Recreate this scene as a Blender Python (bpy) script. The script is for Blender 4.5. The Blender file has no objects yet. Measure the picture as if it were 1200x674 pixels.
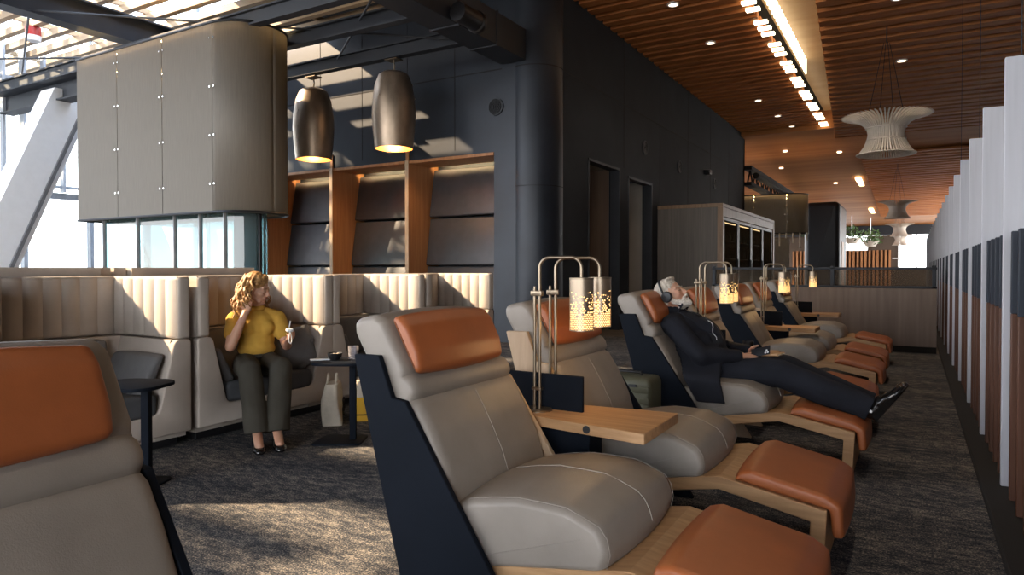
import bpy, bmesh, math, random
import numpy as np
from mathutils import Vector, Matrix, Quaternion
PI = math.pi
rnd = random.Random(7)
scn = bpy.context.scene
COL = scn.collection

# ------------------------------------------------------------------ mesh helpers
class MB:
    def __init__(s): s.v = []; s.f = []
    def add(s, vs, fs):
        b = len(s.v)
        s.v += [tuple(v) for v in vs]
        s.f += [tuple(i + b for i in f) for f in fs]
        return s
    def box(s, x0, x1, y0, y1, z0, z1):
        vs = [(x, y, z) for x in (x0, x1) for y in (y0, y1) for z in (z0, z1)]
        return s.add(vs, [(0,1,3,2),(4,6,7,5),(0,4,5,1),(2,3,7,6),(0,2,6,4),(1,5,7,3)])
    def prism(s, prof, a0, a1, axis='y', r=0.0, n=4, crown=0.0, ri=None):
        """extrude a 2-D outline along an axis, ends rounded by r, the middle puffed out by crown"""
        P = [Vector(p) for p in prof]; m = len(P)
        area = sum(P[i].x*P[(i+1) % m].y - P[(i+1) % m].x*P[i].y for i in range(m))
        if area < 0: P.reverse()
        N = []
        for i in range(m):
            e0 = (P[i]-P[i-1]).normalized(); e1 = (P[(i+1) % m]-P[i]).normalized()
            n0 = Vector((e0.y, -e0.x)); n1 = Vector((e1.y, -e1.x))
            k = n0+n1
            if k.length < 1e-6: k = n0
            k.normalize()
            c = max(0.5, k.dot(n0)); N.append(k/c)
        if r > 0:
            rows = [(a0 + r*(1-math.cos(PI/2*j/n)), -(ri if ri is not None else r)*(1-math.sin(PI/2*j/n))) for j in range(n+1)]
            L = a1-a0-2*r
            if crown:
                for j in range(1, 8):
                    t = j/8; rows.append((a0+r+L*t, crown*(1-(2*t-1)**2)))
            rows += [(a0+a1-t, o) for t, o in reversed(rows[:n+1])]
        else:
            rows = [(a0, 0), (a1, 0)]
        lim = None
        if r > 0.012: lim = inset_limits([tuple(p) for p in P], [tuple(q) for q in N], ri if ri is not None else r)
        vs = []
        for t, o in rows:
            for i in range(m):
                q = P[i]+N[i]*(o if (o >= 0 or lim is None) else -min(-o, lim[i]))
                vs.append({'y': (q.x, t, q.y), 'x': (t, q.x, q.y), 'z': (q.x, q.y, t)}[axis])
        fs = []
        R = len(rows)
        for j in range(R-1):
            for i in range(m):
                k = (i+1) % m
                fs.append((j*m+i, j*m+k, (j+1)*m+k, (j+1)*m+i))
        fs.append(tuple(range(m-1, -1, -1))); fs.append(tuple((R-1)*m+i for i in range(m)))
        return s.add(vs, fs)
    def rbox(s, x0, x1, y0, y1, z0, z1, r=0.01, n=3):
        pr = fillet([(x0,z0),(x1,z0),(x1,z1),(x0,z1)], r, n)
        return s.prism(pr, y0, y1, 'y', r, n)
    def tube(s, path, r, n=8, closed=False):
        P = [Vector(p) for p in path]; m = len(P)
        rs = r if isinstance(r, (list, tuple)) else [r]*m
        up = None; vs = []
        for i in range(m):
            if closed: t = P[(i+1) % m]-P[i-1]
            else: t = P[min(i+1, m-1)]-P[max(i-1, 0)]
            t.normalize()
            if up is None:
                up = t.orthogonal().normalized()
            else:
                up = up - t*up.dot(t)
                up = up.normalized() if up.length > 1e-6 else t.orthogonal().normalized()
            b = t.cross(up)
            for k in range(n):
                a = 2*PI*k/n
                vs.append(P[i]+(up*math.cos(a)+b*math.sin(a))*rs[i])
        fs = []
        for i in range(m if closed else m-1):
            for k in range(n):
                q = (k+1) % n; j = (i+1) % m
                fs.append((i*n+k, i*n+q, j*n+q, j*n+k))
        if not closed:
            fs.append(tuple(range(n-1, -1, -1))); fs.append(tuple((m-1)*n+k for k in range(n)))
        return s.add(vs, fs)
    def lathe(s, prof, n=24, c=(0,0,0), cap=True, axis='z'):
        vs = []
        for r, z in prof:
            for k in range(n):
                a = 2*PI*k/n
                p = (r*math.cos(a), r*math.sin(a), z)
                if axis == 'y': p = (p[0], p[2], p[1])
                if axis == 'x': p = (p[2], p[0], p[1])
                vs.append((p[0]+c[0], p[1]+c[1], p[2]+c[2]))
        fs = []
        for i in range(len(prof)-1):
            for k in range(n):
                q = (k+1) % n
                fs.append((i*n+k, i*n+q, (i+1)*n+q, (i+1)*n+k))
        if cap:
            fs.append(tuple(range(n-1, -1, -1))); fs.append(tuple((len(prof)-1)*n+k for k in range(n)))
        return s.add(vs, fs)
    def ell(s, c, rad, rot=None, n=16, m=10):
        M = rot if rot is not None else Matrix.Identity(3)
        c = Vector(c); vs = []
        for j in range(1, m):
            b = PI*j/m
            for k in range(n):
                a = 2*PI*k/n
                vs.append(c+M @ Vector((rad[0]*math.sin(b)*math.cos(a), rad[1]*math.sin(b)*math.sin(a), rad[2]*math.cos(b))))
        vs.append(c+M @ Vector((0,0,rad[2]))); vs.append(c+M @ Vector((0,0,-rad[2])))
        fs = []
        for j in range(m-2):
            for k in range(n):
                q = (k+1) % n
                fs.append((j*n+k, (j+1)*n+k, (j+1)*n+q, j*n+q))
        T = (m-1)*n
        for k in range(n):
            q = (k+1) % n
            fs.append((T, k, q)); fs.append((T+1, (m-2)*n+q, (m-2)*n+k))
        return s.add(vs, fs)
    def cap(s, p0, r0, p1, r1, n=12):
        """tapered capsule"""
        p0 = Vector(p0); p1 = Vector(p1); d = p1-p0; L = d.length
        q = Vector((0,0,1)).rotation_difference(d.normalized() if L > 1e-6 else Vector((0,0,1)))
        pr = []
        for j in range(5): a = -PI/2+PI/2*j/5+0.02; pr.append((r0*math.cos(a), r0*math.sin(a)))
        pr.append((r0, 0)); pr.append((r1, L))
        for j in range(1, 6): a = PI/2*j/5-0.02; pr.append((r1*math.cos(a), L+r1*math.sin(a)))
        t = MB(); t.lathe(pr, n)
        return s.add([p0+q @ Vector(v) for v in t.v], t.f)
    def merge(s, o, M=None):
        return s.add([(M @ Vector(v)) if M is not None else v for v in o.v], o.f)

def inset_limits(P, N, r):
    """how far each outline point can move inwards before it meets the opposite side"""
    P = np.array(P); N = np.array(N); A = P; B = np.roll(P, -1, 0); D = B-A; DD = np.maximum((D*D).sum(1), 1e-12)
    out = []
    for p, n_ in zip(P, N):
        nl = np.hypot(*n_); u = n_/nl; best = 0.0
        for t in np.linspace(r/14, r*1.3, 18):
            q = p-u*t; k = np.clip(((q-A)*D).sum(1)/DD, 0, 1); c = A+D*k[:, None]
            if np.hypot(*(q-c).T).min() < t*0.93: break
            best = t
        out.append(best/nl if best < r else 9.0)
    return out
def resample(poly, n):
    P = np.array(list(poly)+[poly[0]]); d = np.concatenate([[0], np.cumsum(np.hypot(*np.diff(P, axis=0).T))])
    t = np.linspace(0, d[-1], n, endpoint=False)
    return [tuple(x) for x in np.stack([np.interp(t, d, P[:, 0]), np.interp(t, d, P[:, 1])], 1)]

def fillet(poly, r, n=3):
    P = [Vector(p) for p in poly]; m = len(P); out = []
    for i in range(m):
        rr = r[i] if isinstance(r, (list, tuple)) else r
        a = P[i-1]-P[i]; b = P[(i+1) % m]-P[i]
        la, lb = a.length, b.length
        a.normalize(); b.normalize()
        ang = math.acos(max(-1, min(1, a.dot(b))))
        if rr <= 0 or ang > PI-0.05:
            out.append(tuple(P[i])); continue
        d = min(rr/math.tan(ang/2), 0.48*la, 0.48*lb)
        rr2 = d*math.tan(ang/2)
        c = P[i]+(a+b).normalized()*(rr2/math.sin(ang/2))
        s0 = P[i]+a*d-c; s1 = P[i]+b*d-c
        t0 = math.atan2(s0.y, s0.x); t1 = math.atan2(s1.y, s1.x)
        dt = (t1-t0+PI) % (2*PI)-PI
        for k in range(n+1):
            t = t0+dt*k/n
            out.append((c.x+rr2*math.cos(t), c.y+rr2*math.sin(t)))
    return out

def finish(me, smooth=True, ang=35):
    bm = bmesh.new(); bm.from_mesh(me)
    bmesh.ops.recalc_face_normals(bm, faces=bm.faces)
    bm.to_mesh(me); bm.free()
    if smooth:
        me.polygons.foreach_set('use_smooth', [True]*len(me.polygons))
        me.set_sharp_from_angle(angle=math.radians(ang))
    me.update()

def link(name, me, mat, parent=None, loc=None, rot=None):
    o = bpy.data.objects.new(name, me); COL.objects.link(o)
    if mat is not None: me.materials.append(mat)
    if parent is not None: o.parent = parent
    if loc is not None: o.location = loc
    if rot is not None: o.rotation_euler = rot
    return o

def obj(name, mb, mat, parent=None, loc=None, rot=None, smooth=True, ang=35):
    me = bpy.data.meshes.new(name); me.from_pydata(mb.v, [], mb.f)
    finish(me, smooth, ang)
    return link(name, me, mat, parent, loc, rot)

def blob(name, mb, mat, parent=None, voxel=0.006, sm=4, loc=None, rot=None, disp=None, cut=()):
    """fuse overlapping shapes into one continuous smooth skin"""
    me = bpy.data.meshes.new(name); me.from_pydata(mb.v, [], mb.f); finish(me, False)
    t = bpy.data.objects.new('tmp', me); COL.objects.link(t)
    m = t.modifiers.new('r', 'REMESH'); m.mode = 'VOXEL'; m.voxel_size = voxel
    if sm:
        k = t.modifiers.new('s', 'SMOOTH'); k.iterations = sm; k.factor = 0.5
    dg = bpy.context.evaluated_depsgraph_get()
    me2 = bpy.data.meshes.new_from_object(t.evaluated_get(dg))
    bpy.data.objects.remove(t); me2.materials.clear(); me2.name = name
    for pc_, pn_ in cut:
        bm = bmesh.new(); bm.from_mesh(me2)
        g = bmesh.ops.bisect_plane(bm, geom=bm.verts[:]+bm.edges[:]+bm.faces[:], plane_co=pc_, plane_no=pn_, clear_outer=True)
        bmesh.ops.holes_fill(bm, edges=[e for e in bm.edges if e.is_boundary])
        bm.to_mesh(me2); bm.free()
    if disp:
        n = len(me2.vertices); co = np.empty(n*3); me2.vertices.foreach_get('co', co); co = co.reshape(-1, 3)
        nr = np.empty(n*3); me2.vertices.foreach_get('normal', nr); nr = nr.reshape(-1, 3)
        co = co+nr*disp(co)[:, None]
        me2.vertices.foreach_set('co', co.ravel())
    me2.polygons.foreach_set('use_smooth', [True]*len(me2.polygons)); me2.update()
    return link(name, me2, mat, parent, loc, rot)

def props(o, label, cat, group=None, kind=None):
    o['label'] = label; o['category'] = cat
    if group: o['group'] = group
    if kind: o['kind'] = kind
    return o
def thing(name, label, cat, loc=(0,0,0), rz=0, group=None):
    o = bpy.data.objects.new(name, None); COL.objects.link(o)
    o.empty_display_size = 0.1; o.location = loc; o.rotation_euler = (0, 0, rz)
    return props(o, label, cat, group)
def dup(root, loc, rz, label, group=None, skip=()):
    r = root.copy(); COL.objects.link(r); r.location = loc; r.rotation_euler = (0, 0, rz)
    r['label'] = label
    if group: r['group'] = group
    for ch in list(root.children):
        if ch.name.split('.')[0] in skip: continue
        c = ch.copy(); COL.objects.link(c); c.parent = r
        for g in list(ch.children):
            d = g.copy(); COL.objects.link(d); d.parent = c
    return r
def struct(name, mb, mat, smooth=False, **k):
    o = obj(name, mb, mat, smooth=smooth, **k); o['kind'] = 'structure'; return o

# ------------------------------------------------------------------ materials
class NT:
    def __init__(s, name):
        s.m = bpy.data.materials.new(name); s.m.use_nodes = True
        s.t = s.m.node_tree; s.t.nodes.clear()
        s.out = s.n('ShaderNodeOutputMaterial')
    def n(s, typ, **k):
        d = s.t.nodes.new(typ)
        for a, b in k.items(): setattr(d, a, b)
        return d
    def l(s, a, b): s.t.links.new(a, b)
    def math(s, op, a, b=None, c=None):
        d = s.n('ShaderNodeMath', operation=op)
        for i, x in enumerate((a, b, c)):
            if x is None: continue
            if isinstance(x, (int, float)): d.inputs[i].default_value = x
            else: s.l(x, d.inputs[i])
        return d.outputs[0]
    def coord(s, scale=(1,1,1), which='Object'):
        t = s.n('ShaderNodeTexCoord'); m = s.n('ShaderNodeMapping'); m.inputs['Scale'].default_value = scale
        s.l(t.outputs[which], m.inputs['Vector']); return m.outputs[0]
    def noise(s, vec, scale=5, detail=4, rough=0.55):
        d = s.n('ShaderNodeTexNoise'); d.inputs['Scale'].default_value = scale
        d.inputs['Detail'].default_value = detail; d.inputs['Roughness'].default_value = rough
        if vec is not None: s.l(vec, d.inputs['Vector'])
        return d.outputs['Fac']
    def ramp(s, fac, stops):
        d = s.n('ShaderNodeValToRGB'); e = d.color_ramp.elements
        while len(e) < len(stops): e.new(0.5)
        for k, (p, c) in zip(e, stops): k.position = p; k.color = (c[0], c[1], c[2], 1)
        s.l(fac, d.inputs[0]); return d.outputs[0]
    def bsdf(s, rough=0.5, metal=0.0, spec=0.5, color=None, **k):
        b = s.n('ShaderNodeBsdfPrincipled')
        b.inputs['Roughness'].default_value = rough; b.inputs['Metallic'].default_value = metal
        b.inputs['Specular IOR Level'].default_value = spec
        if color is not None: b.inputs['Base Color'].default_value = (*color, 1)
        for a, v in k.items(): b.inputs[a.replace('_', ' ')].default_value = v
        return b
    def bump(s, h, b, strength=0.2, dist=0.01):
        d = s.n('ShaderNodeBump'); d.inputs['Strength'].default_value = strength; d.inputs['Distance'].default_value = dist
        s.l(h, d.inputs['Height']); s.l(d.outputs[0], b.inputs['Normal'])
    def done(s, sh): s.l(sh, s.out.inputs[0]); return s.m

def mul(c, k): return tuple(x*k for x in c)
def basic(name, c, rough=0.5, metal=0.0, var=0.12, scale=(6,6,6), ns=1.0, bump=0.0, bscale=120, spec=0.5, **k):
    t = NT(name); b = t.bsdf(rough, metal, spec, **k)
    f = t.noise(t.coord(scale), ns, 5)
    t.l(t.ramp(f, [(0.3, mul(c, 1-var)), (0.7, mul(c, 1+var))]), b.inputs['Base Color'])
    if bump: t.bump(t.noise(t.coord((1,1,1)), bscale, 3), b, bump, 0.003)
    return t.done(b.outputs[0])
def wood(name, dark, light, scale=(2,30,30), rough=0.45, bump=0.08, spec=0.4):
    t = NT(name); b = t.bsdf(rough, spec=spec)
    f = t.noise(t.coord(scale), 1.0, 6, 0.6); g = t.noise(t.coord(mul(scale, 0.25)), 1.0, 2)
    h = t.math('ADD', t.math('MULTIPLY', f, 0.6), t.math('MULTIPLY', g, 0.4))
    t.l(t.ramp(h, [(0.35, dark), (0.65, light)]), b.inputs['Base Color'])
    t.bump(f, b, bump, 0.004)
    return t.done(b.outputs[0])
def emit(name, c, s):
    t = NT(name); e = t.n('ShaderNodeEmission'); e.inputs[0].default_value = (*c, 1); e.inputs[1].default_value = s
    return t.done(e.outputs[0])
def glass(name, tint, refl=0.12, alpha=0.0, acol=(0.6,0.7,0.7), fr=0.8):
    t = NT(name)
    tr = t.n('ShaderNodeBsdfTransparent'); tr.inputs[0].default_value = (*tint, 1)
    gl = t.n('ShaderNodeBsdfGlossy'); gl.inputs['Roughness'].default_value = 0.02
    lw = t.n('ShaderNodeLayerWeight'); lw.inputs[0].default_value = 0.25
    mx = t.n('ShaderNodeMixShader')
    t.l(t.math('MULTIPLY_ADD', lw.outputs['Fresnel'], fr, refl*0.5), mx.inputs[0])
    t.l(tr.outputs[0], mx.inputs[1]); t.l(gl.outputs[0], mx.inputs[2])
    if fr == 0:
        mx = tr
    if alpha:
        df = t.n('ShaderNodeBsdfDiffuse'); df.inputs[0].default_value = (*acol, 1)
        m2 = t.n('ShaderNodeMixShader'); m2.inputs[0].default_value = alpha
        t.l(mx.outputs[0], m2.inputs[1]); t.l(df.outputs[0], m2.inputs[2])
        return t.done(m2.outputs[0])
    return t.done(mx.outputs[0])

M = {}
M['seam'] = basic('pale_stitching', (0.34,0.30,0.26), 0.6)
M['leather'] = basic('taupe_leather', (0.255,0.222,0.192), 0.46, var=0.10, scale=(5,5,5), bump=0.25, bscale=260)
M['orange'] = basic('cognac_leather', (0.36,0.103,0.031), 0.42, var=0.10, scale=(6,6,6), bump=0.2, bscale=260)
M['navy'] = basic('navy_panel', (0.006,0.0085,0.014), 0.65, var=0.15, scale=(4,4,4), bump=0.1, bscale=300, spec=0.08)
M['oak'] = wood('oak', (0.34,0.185,0.085), (0.50,0.30,0.15), (2.5,40,40))
M['oak_pale'] = wood('pale_oak', (0.40,0.28,0.18), (0.55,0.40,0.27), (20,20,2))
M['oak_mid'] = wood('brown_oak', (0.20,0.125,0.075), (0.29,0.19,0.12), (20,20,2))
M['brass'] = basic('brushed_bronze', (0.25,0.20,0.145), 0.35, 0.9, var=0.08)
M['darkmetal'] = basic('dark_metal', (0.03,0.032,0.036), 0.4, 0.6)
M['black'] = basic('black_plastic', (0.012,0.012,0.014), 0.4)
M['fabric'] = basic('beige_wool', (0.47,0.415,0.365), 0.9, var=0.05, bump=0.4, bscale=420, spec=0.2)
M['greyfab'] = basic('slate_wool', (0.085,0.090,0.10), 0.9, var=0.12, bump=0.5, bscale=400, spec=0.2)
M['greyfab2'] = basic('stone_grey_wool', (0.15,0.15,0.155), 0.9, var=0.1, bump=0.5, bscale=400, spec=0.2)
M['wallmetal'] = basic('blued_steel_panel', (0.018,0.023,0.033), 0.42, 0.3, var=0.22, scale=(0.9,0.9,0.9), ns=1.5, bump=0.03, bscale=30)
M['wallmetal2'] = basic('charcoal_panel', (0.020,0.024,0.031), 0.75, 0.0, var=0.12, scale=(0.9,0.9,0.9), ns=1.5, spec=0.15)
M['ceilwood'] = wood('cedar_slats', (0.34,0.115,0.036), (0.54,0.215,0.074), (0.5,6,6), 0.6, spec=0.1)
M['ceilboard'] = wood('cedar_boards', (0.31,0.120,0.040), (0.47,0.205,0.076), (0.25,2.2,6), 0.6, spec=0.1)
M['ceilply'] = wood('pale_ceiling_ply', (0.42,0.27,0.13), (0.52,0.36,0.19), (0.6,3,3), 0.5)
M['palewood'] = wood('pine_slats', (0.33,0.22,0.125), (0.46,0.33,0.20), (0.8,12,12), 0.6)
M['nichewood'] = wood('niche_veneer', (0.33,0.14,0.055), (0.46,0.215,0.09), (18,18,1.2), 0.45)
M['panelwood'] = wood('smoked_veneer', (0.13,0.085,0.062), (0.19,0.13,0.095), (16,16,0.8), 0.45)
M['greywood'] = wood('grey_veneer', (0.10,0.088,0.078), (0.15,0.132,0.118), (22,22,0.8), 0.5)
M['darkvoid'] = basic('soffit_black', (0.01,0.009,0.009), 0.9)
M['steel'] = basic('painted_steel', (0.018,0.022,0.030), 0.6, 0.0, var=0.15, scale=(2,2,2))
M['nichepad'] = basic('niche_upholstery', (0.075,0.072,0.078), 0.46, 0.45, var=0.08)
M['louvre'] = basic('louvre_paint', (0.36,0.39,0.43), 0.6, var=0.03)
M['winmetal'] = basic('window_steel', (0.30,0.33,0.37), 0.5)
M['white'] = basic('white_paint', (0.80,0.80,0.80), 0.6, var=0.03)
M['finwhite'] = basic('whitewashed_board', (0.50,0.51,0.56), 0.6, var=0.06, scale=(20,20,1))
M['finbrown'] = wood('stained_board', (0.065,0.024,0.012), (0.13,0.052,0.027), (20,20,1), 0.5)
M['finnavy'] = basic('navy_board', (0.018,0.026,0.042), 0.6, var=0.15, scale=(20,20,1))
M['concrete'] = basic('warm_concrete', (0.42,0.38,0.33), 0.8, var=0.08, scale=(1,1,1), ns=2)
M['chrome'] = basic('polished_steel', (0.7,0.7,0.7), 0.2, 1.0, var=0.02)
M['skinf'] = basic('skin_fair', (0.56,0.31,0.21), 0.5, var=0.06, scale=(10,10,10), Subsurface_Weight=0.08)
M['skinm'] = basic('skin_tan', (0.50,0.27,0.18), 0.5, var=0.08, scale=(10,10,10), Subsurface_Weight=0.08)
M['yellow'] = basic('yellow_knit', (0.56,0.33,0.06), 0.85, var=0.08, scale=(14,14,14), bump=0.3, bscale=300, spec=0.2)
M['trousers'] = basic('olive_grey_wool', (0.062,0.058,0.048), 0.9, var=0.12, bump=0.3, bscale=320, spec=0.2)
M['suit'] = basic('midnight_wool', (0.011,0.0125,0.019), 0.85, var=0.2, bump=0.3, bscale=320, spec=0.25)
M['suit2'] = basic('midnight_trouser_wool', (0.014,0.0165,0.025), 0.85, var=0.2, bump=0.3, bscale=320, spec=0.25)
M['shirt'] = basic('dark_knit', (0.012,0.013,0.017), 0.9, var=0.2)
M['shoe'] = basic('polished_black_leather', (0.010,0.009,0.009), 0.12, var=0.1, Coat_Weight=0.6)
M['hairblond'] = basic('blond_hair', (0.31,0.165,0.058), 0.55, var=0.45, scale=(60,60,60), ns=1.0)
M['hairgrey'] = basic('grey_hair', (0.42,0.37,0.31), 0.6, var=0.3, scale=(90,90,30), ns=1.0, bump=0.5, bscale=200)
M['beard'] = basic('white_beard', (0.62,0.57,0.51), 0.7, var=0.25, scale=(110,110,110), ns=1.0, bump=0.6, bscale=200)
M['lip'] = basic('lips', (0.40,0.13,0.10), 0.45)
M['eye'] = basic('eye_dark', (0.05,0.03,0.02), 0.2)
M['olive'] = basic('olive_shell', (0.085,0.085,0.055), 0.5, var=0.08)
M['cotton'] = basic('natural_canvas', (0.56,0.50,0.41), 0.9, var=0.08, scale=(20,20,20), bump=0.4, bscale=300)
M['bagyellow'] = basic('yellow_canvas', (0.62,0.36,0.03), 0.85, var=0.06)
M['whiteplastic'] = basic('white_plastic', (0.75,0.76,0.78), 0.3, var=0.02)
M['leaf'] = basic('trailing_leaves', (0.06,0.13,0.035), 0.6, var=0.4, scale=(8,8,8))
M['pendantslat'] = basic('limed_ply', (0.64,0.57,0.49), 0.5, var=0.06)
M['gunmetal'] = basic('patinated_metal', (0.36,0.28,0.21), 0.42, 0.85, var=0.25, scale=(3,3,1.2), ns=1.6)
M['gunmetal_in'] = basic('copper_lining', (0.55,0.27,0.10), 0.45, 0.6)
M['grille'] = basic('grille_metal', (0.02,0.021,0.024), 0.5, 0.5)
M['apron'] = basic('pale_apron', (0.20,0.205,0.21), 0.9, var=0.1, scale=(0.05,0.05,0.05))
M['fardark'] = basic('dark_lacquer', (0.012,0.015,0.021), 0.45, var=0.1)
M['warmled'] = emit('warm_led', (1.0,0.66,0.30), 45)
M['stripled'] = emit('ceiling_led', (1.0,0.82,0.55), 4.5)
M['fluteled'] = emit('fluted_led', (1.0,0.82,0.55), 3.2)
M['softled'] = emit('soft_led', (1.0,0.78,0.46), 4.0)
M['nicheled'] = emit('niche_led', (1.0,0.72,0.36), 60)
M['lampglow'] = emit('lamp_glow', (1.0,0.56,0.20), 2.6)
M['barrelbulb'] = emit('barrel_bulb', (1.0,0.62,0.28), 60)
M['down'] = emit('downlight_lens', (1.0,0.80,0.55), 3.5)
M['redlens'] = basic('red_plastic', (0.35,0.02,0.015), 0.4)
M['winglass'] = glass('window_glass', (0.93,0.96,0.97), 0.06)
M['tealglass'] = glass('teal_glass', (0.48,0.68,0.72), 0.12, 0.10, (0.40,0.55,0.58))
M['clearglass'] = glass('clear_glass', (0.95,0.96,0.96), 0.10)
M['smokeglass'] = glass('smoked_glass', (0.55,0.52,0.48), 0.0, 0.16, (0.26,0.21,0.16), 0.0)
M['drink'] = glass('tumbler_glass', (0.88,0.87,0.90), 0.2, 0.15, (0.7,0.68,0.7))

def carpet():
    t = NT('flecked_carpet'); b = t.bsdf(1.0, spec=0.03)
    f1 = t.noise(t.coord((10,22,1)), 1.0, 6, 0.75)
    f2 = t.noise(t.coord((95,130,1)), 1.0, 3, 0.7)
    f3 = t.noise(t.coord((1.0,2.8,1)), 1.0, 3, 0.6)
    h = t.math('ADD', t.math('ADD', t.math('MULTIPLY', f1, 0.34), t.math('MULTIPLY', f2, 0.50)), t.math('MULTIPLY', f3, 0.13))
    t.l(t.ramp(h, [(0.41, (0.022,0.029,0.043)), (0.495, (0.085,0.087,0.095)), (0.59, (0.42,0.375,0.32))]), b.inputs['Base Color'])
    t.bump(f2, b, 0.3, 0.006)
    return t.done(b.outputs[0])
M['carpet'] = carpet()
M['farwall'] = basic('plain_brown_wall', (0.10,0.075,0.058), 0.9, var=0.1, scale=(0.3,0.3,0.3), spec=0.1)
M['farfloor'] = basic('brown_floor', (0.11,0.090,0.072), 0.8, var=0.25, scale=(0.8,2.5,1), ns=1.5, spec=0.1)

def meshmetal():
    """fine woven metal mesh: part open, part translucent"""
    t = NT('woven_metal_mesh')
    df = t.n('ShaderNodeBsdfDiffuse'); tl = t.n('ShaderNodeBsdfTranslucent'); gl = t.n('ShaderNodeBsdfGlossy'); tr = t.n('ShaderNodeBsdfTransparent')
    f = t.noise(t.coord((60,60,3)), 1.0, 3)
    c = t.ramp(f, [(0.3, (0.245,0.225,0.198)), (0.7, (0.275,0.252,0.222))])
    for x in (df, tl, gl): t.l(c, x.inputs[0])
    gl.inputs['Roughness'].default_value = 0.5
    a = t.n('ShaderNodeMixShader'); a.inputs[0].default_value = 0.45; t.l(df.outputs[0], a.inputs[1]); t.l(tl.outputs[0], a.inputs[2])
    b = t.n('ShaderNodeMixShader'); b.inputs[0].default_value = 0.10; t.l(a.outputs[0], b.inputs[1]); t.l(gl.outputs[0], b.inputs[2])
    c2 = t.n('ShaderNodeMixShader'); c2.inputs[0].default_value = 0.02; t.l(b.outputs[0], c2.inputs[1]); t.l(tr.outputs[0], c2.inputs[2])
    return t.done(c2.outputs[0])
M['mesh'] = meshmetal()

def perforated():
    """bronze tube pierced with round holes, more of them towards its lower end"""
    t = NT('pierced_bronze')
    tc = t.n('ShaderNodeTexCoord'); sp = t.n('ShaderNodeSeparateXYZ'); t.l(tc.outputs['Object'], sp.inputs[0])
    p = 0.0108
    ang = t.math('ARCTAN2', sp.outputs[1], sp.outputs[0])
    u = t.math('MULTIPLY', ang, 0.0575/p*33/ (2*PI*0.0575/p))
    v = t.math('DIVIDE', sp.outputs[2], p*0.87)
    row = t.math('FLOOR', v)
    u2 = t.math('ADD', u, t.math('MULTIPLY', t.math('MODULO', row, 2.0), 0.5))
    du = t.math('SUBTRACT', t.math('FRACT', u2), 0.5); dv = t.math('MULTIPLY', t.math('SUBTRACT', t.math('FRACT', v), 0.5), 0.87)
    d = t.math('SQRT', t.math('ADD', t.math('MULTIPLY', du, du), t.math('MULTIPLY', dv, dv)))
    cb = t.n('ShaderNodeCombineXYZ'); t.l(t.math('FLOOR', u2), cb.inputs[0]); t.l(row, cb.inputs[1])
    wn = t.n('ShaderNodeTexWhiteNoise', noise_dimensions='2D'); t.l(cb.outputs[0], wn.inputs['Vector'])
    # height above the shade's lower rim (rim at z = 0 in the shade's own space), 0.25 tall
    keep = t.math('MULTIPLY_ADD', sp.outputs[2], -7.6, 1.45)
    on = t.math('MULTIPLY', t.math('LESS_THAN', d, 0.33), t.math('LESS_THAN', wn.outputs[0], keep))
    on = t.math('MULTIPLY', on, t.math('GREATER_THAN', sp.outputs[2], 0.006))
    b = t.bsdf(0.38, 0.85, color=(0.34,0.27,0.20)); tr = t.n('ShaderNodeBsdfTransparent')
    mx = t.n('ShaderNodeMixShader'); t.l(on, mx.inputs[0]); t.l(b.outputs[0], mx.inputs[1]); t.l(tr.outputs[0], mx.inputs[2])
    return t.done(mx.outputs[0])
M['pierced'] = perforated()

# ------------------------------------------------------------------ world, sun, camera
w = bpy.data.worlds.new('daylight'); scn.world = w; w.use_nodes = True
nt = w.node_tree; nt.nodes.clear()
wo = nt.nodes.new('ShaderNodeOutputWorld'); bg = nt.nodes.new('ShaderNodeBackground')
tcw = nt.nodes.new('ShaderNodeTexCoord'); sx = nt.nodes.new('ShaderNodeSeparateXYZ'); rp = nt.nodes.new('ShaderNodeValToRGB')
nt.links.new(tcw.outputs['Generated'], sx.inputs[0]); nt.links.new(sx.outputs[2], rp.inputs[0])
rp.color_ramp.elements[0].color = (0.95,0.94,0.92,1); rp.color_ramp.elements[1].color = (0.55,0.72,1.0,1); rp.color_ramp.elements[1].position = 0.8
nt.links.new(rp.outputs[0], bg.inputs[0]); bg.inputs[1].default_value = 6.0
nt.links.new(bg.outputs[0], wo.inputs[0])

sun = bpy.data.lights.new('sun', 'SUN'); sun.energy = 13.5; sun.color = (1.0,0.74,0.47); sun.angle = math.radians(0.9)
so = bpy.data.objects.new('sun', sun); COL.objects.link(so)
so.rotation_euler = Vector((1.0,0.6,-0.70)).to_track_quat('-Z', 'Y').to_euler(); so.location = (-12,-4,12)

cam = bpy.data.cameras.new('camera'); co = bpy.data.objects.new('camera', cam); COL.objects.link(co)
cam.lens = 24.0; cam.sensor_width = 36.0; cam.clip_start = 0.05; cam.clip_end = 500
co.location = (0,0,1.35); co.rotation_euler = (math.radians(90-0.9), 0, math.radians(30.43))
cam.shift_y = -9.4/1200
scn.camera = co
scn.view_settings.view_transform = 'Standard'; scn.view_settings.look = 'None'
scn.view_settings.gamma = 1.0; scn.view_settings.exposure = 0.45; scn.view_settings.use_curve_mapping = False
scn.cycles.use_denoising = True
try: scn.cycles.denoiser = 'OPENIMAGEDENOISE'
except Exception: pass
scn.cycles.max_bounces = 8; scn.cycles.transparent_max_bounces = 16; scn.cycles.sample_clamp_indirect = 4.0
scn.cycles.caustics_reflective = False; scn.cycles.caustics_refractive = False

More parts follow.
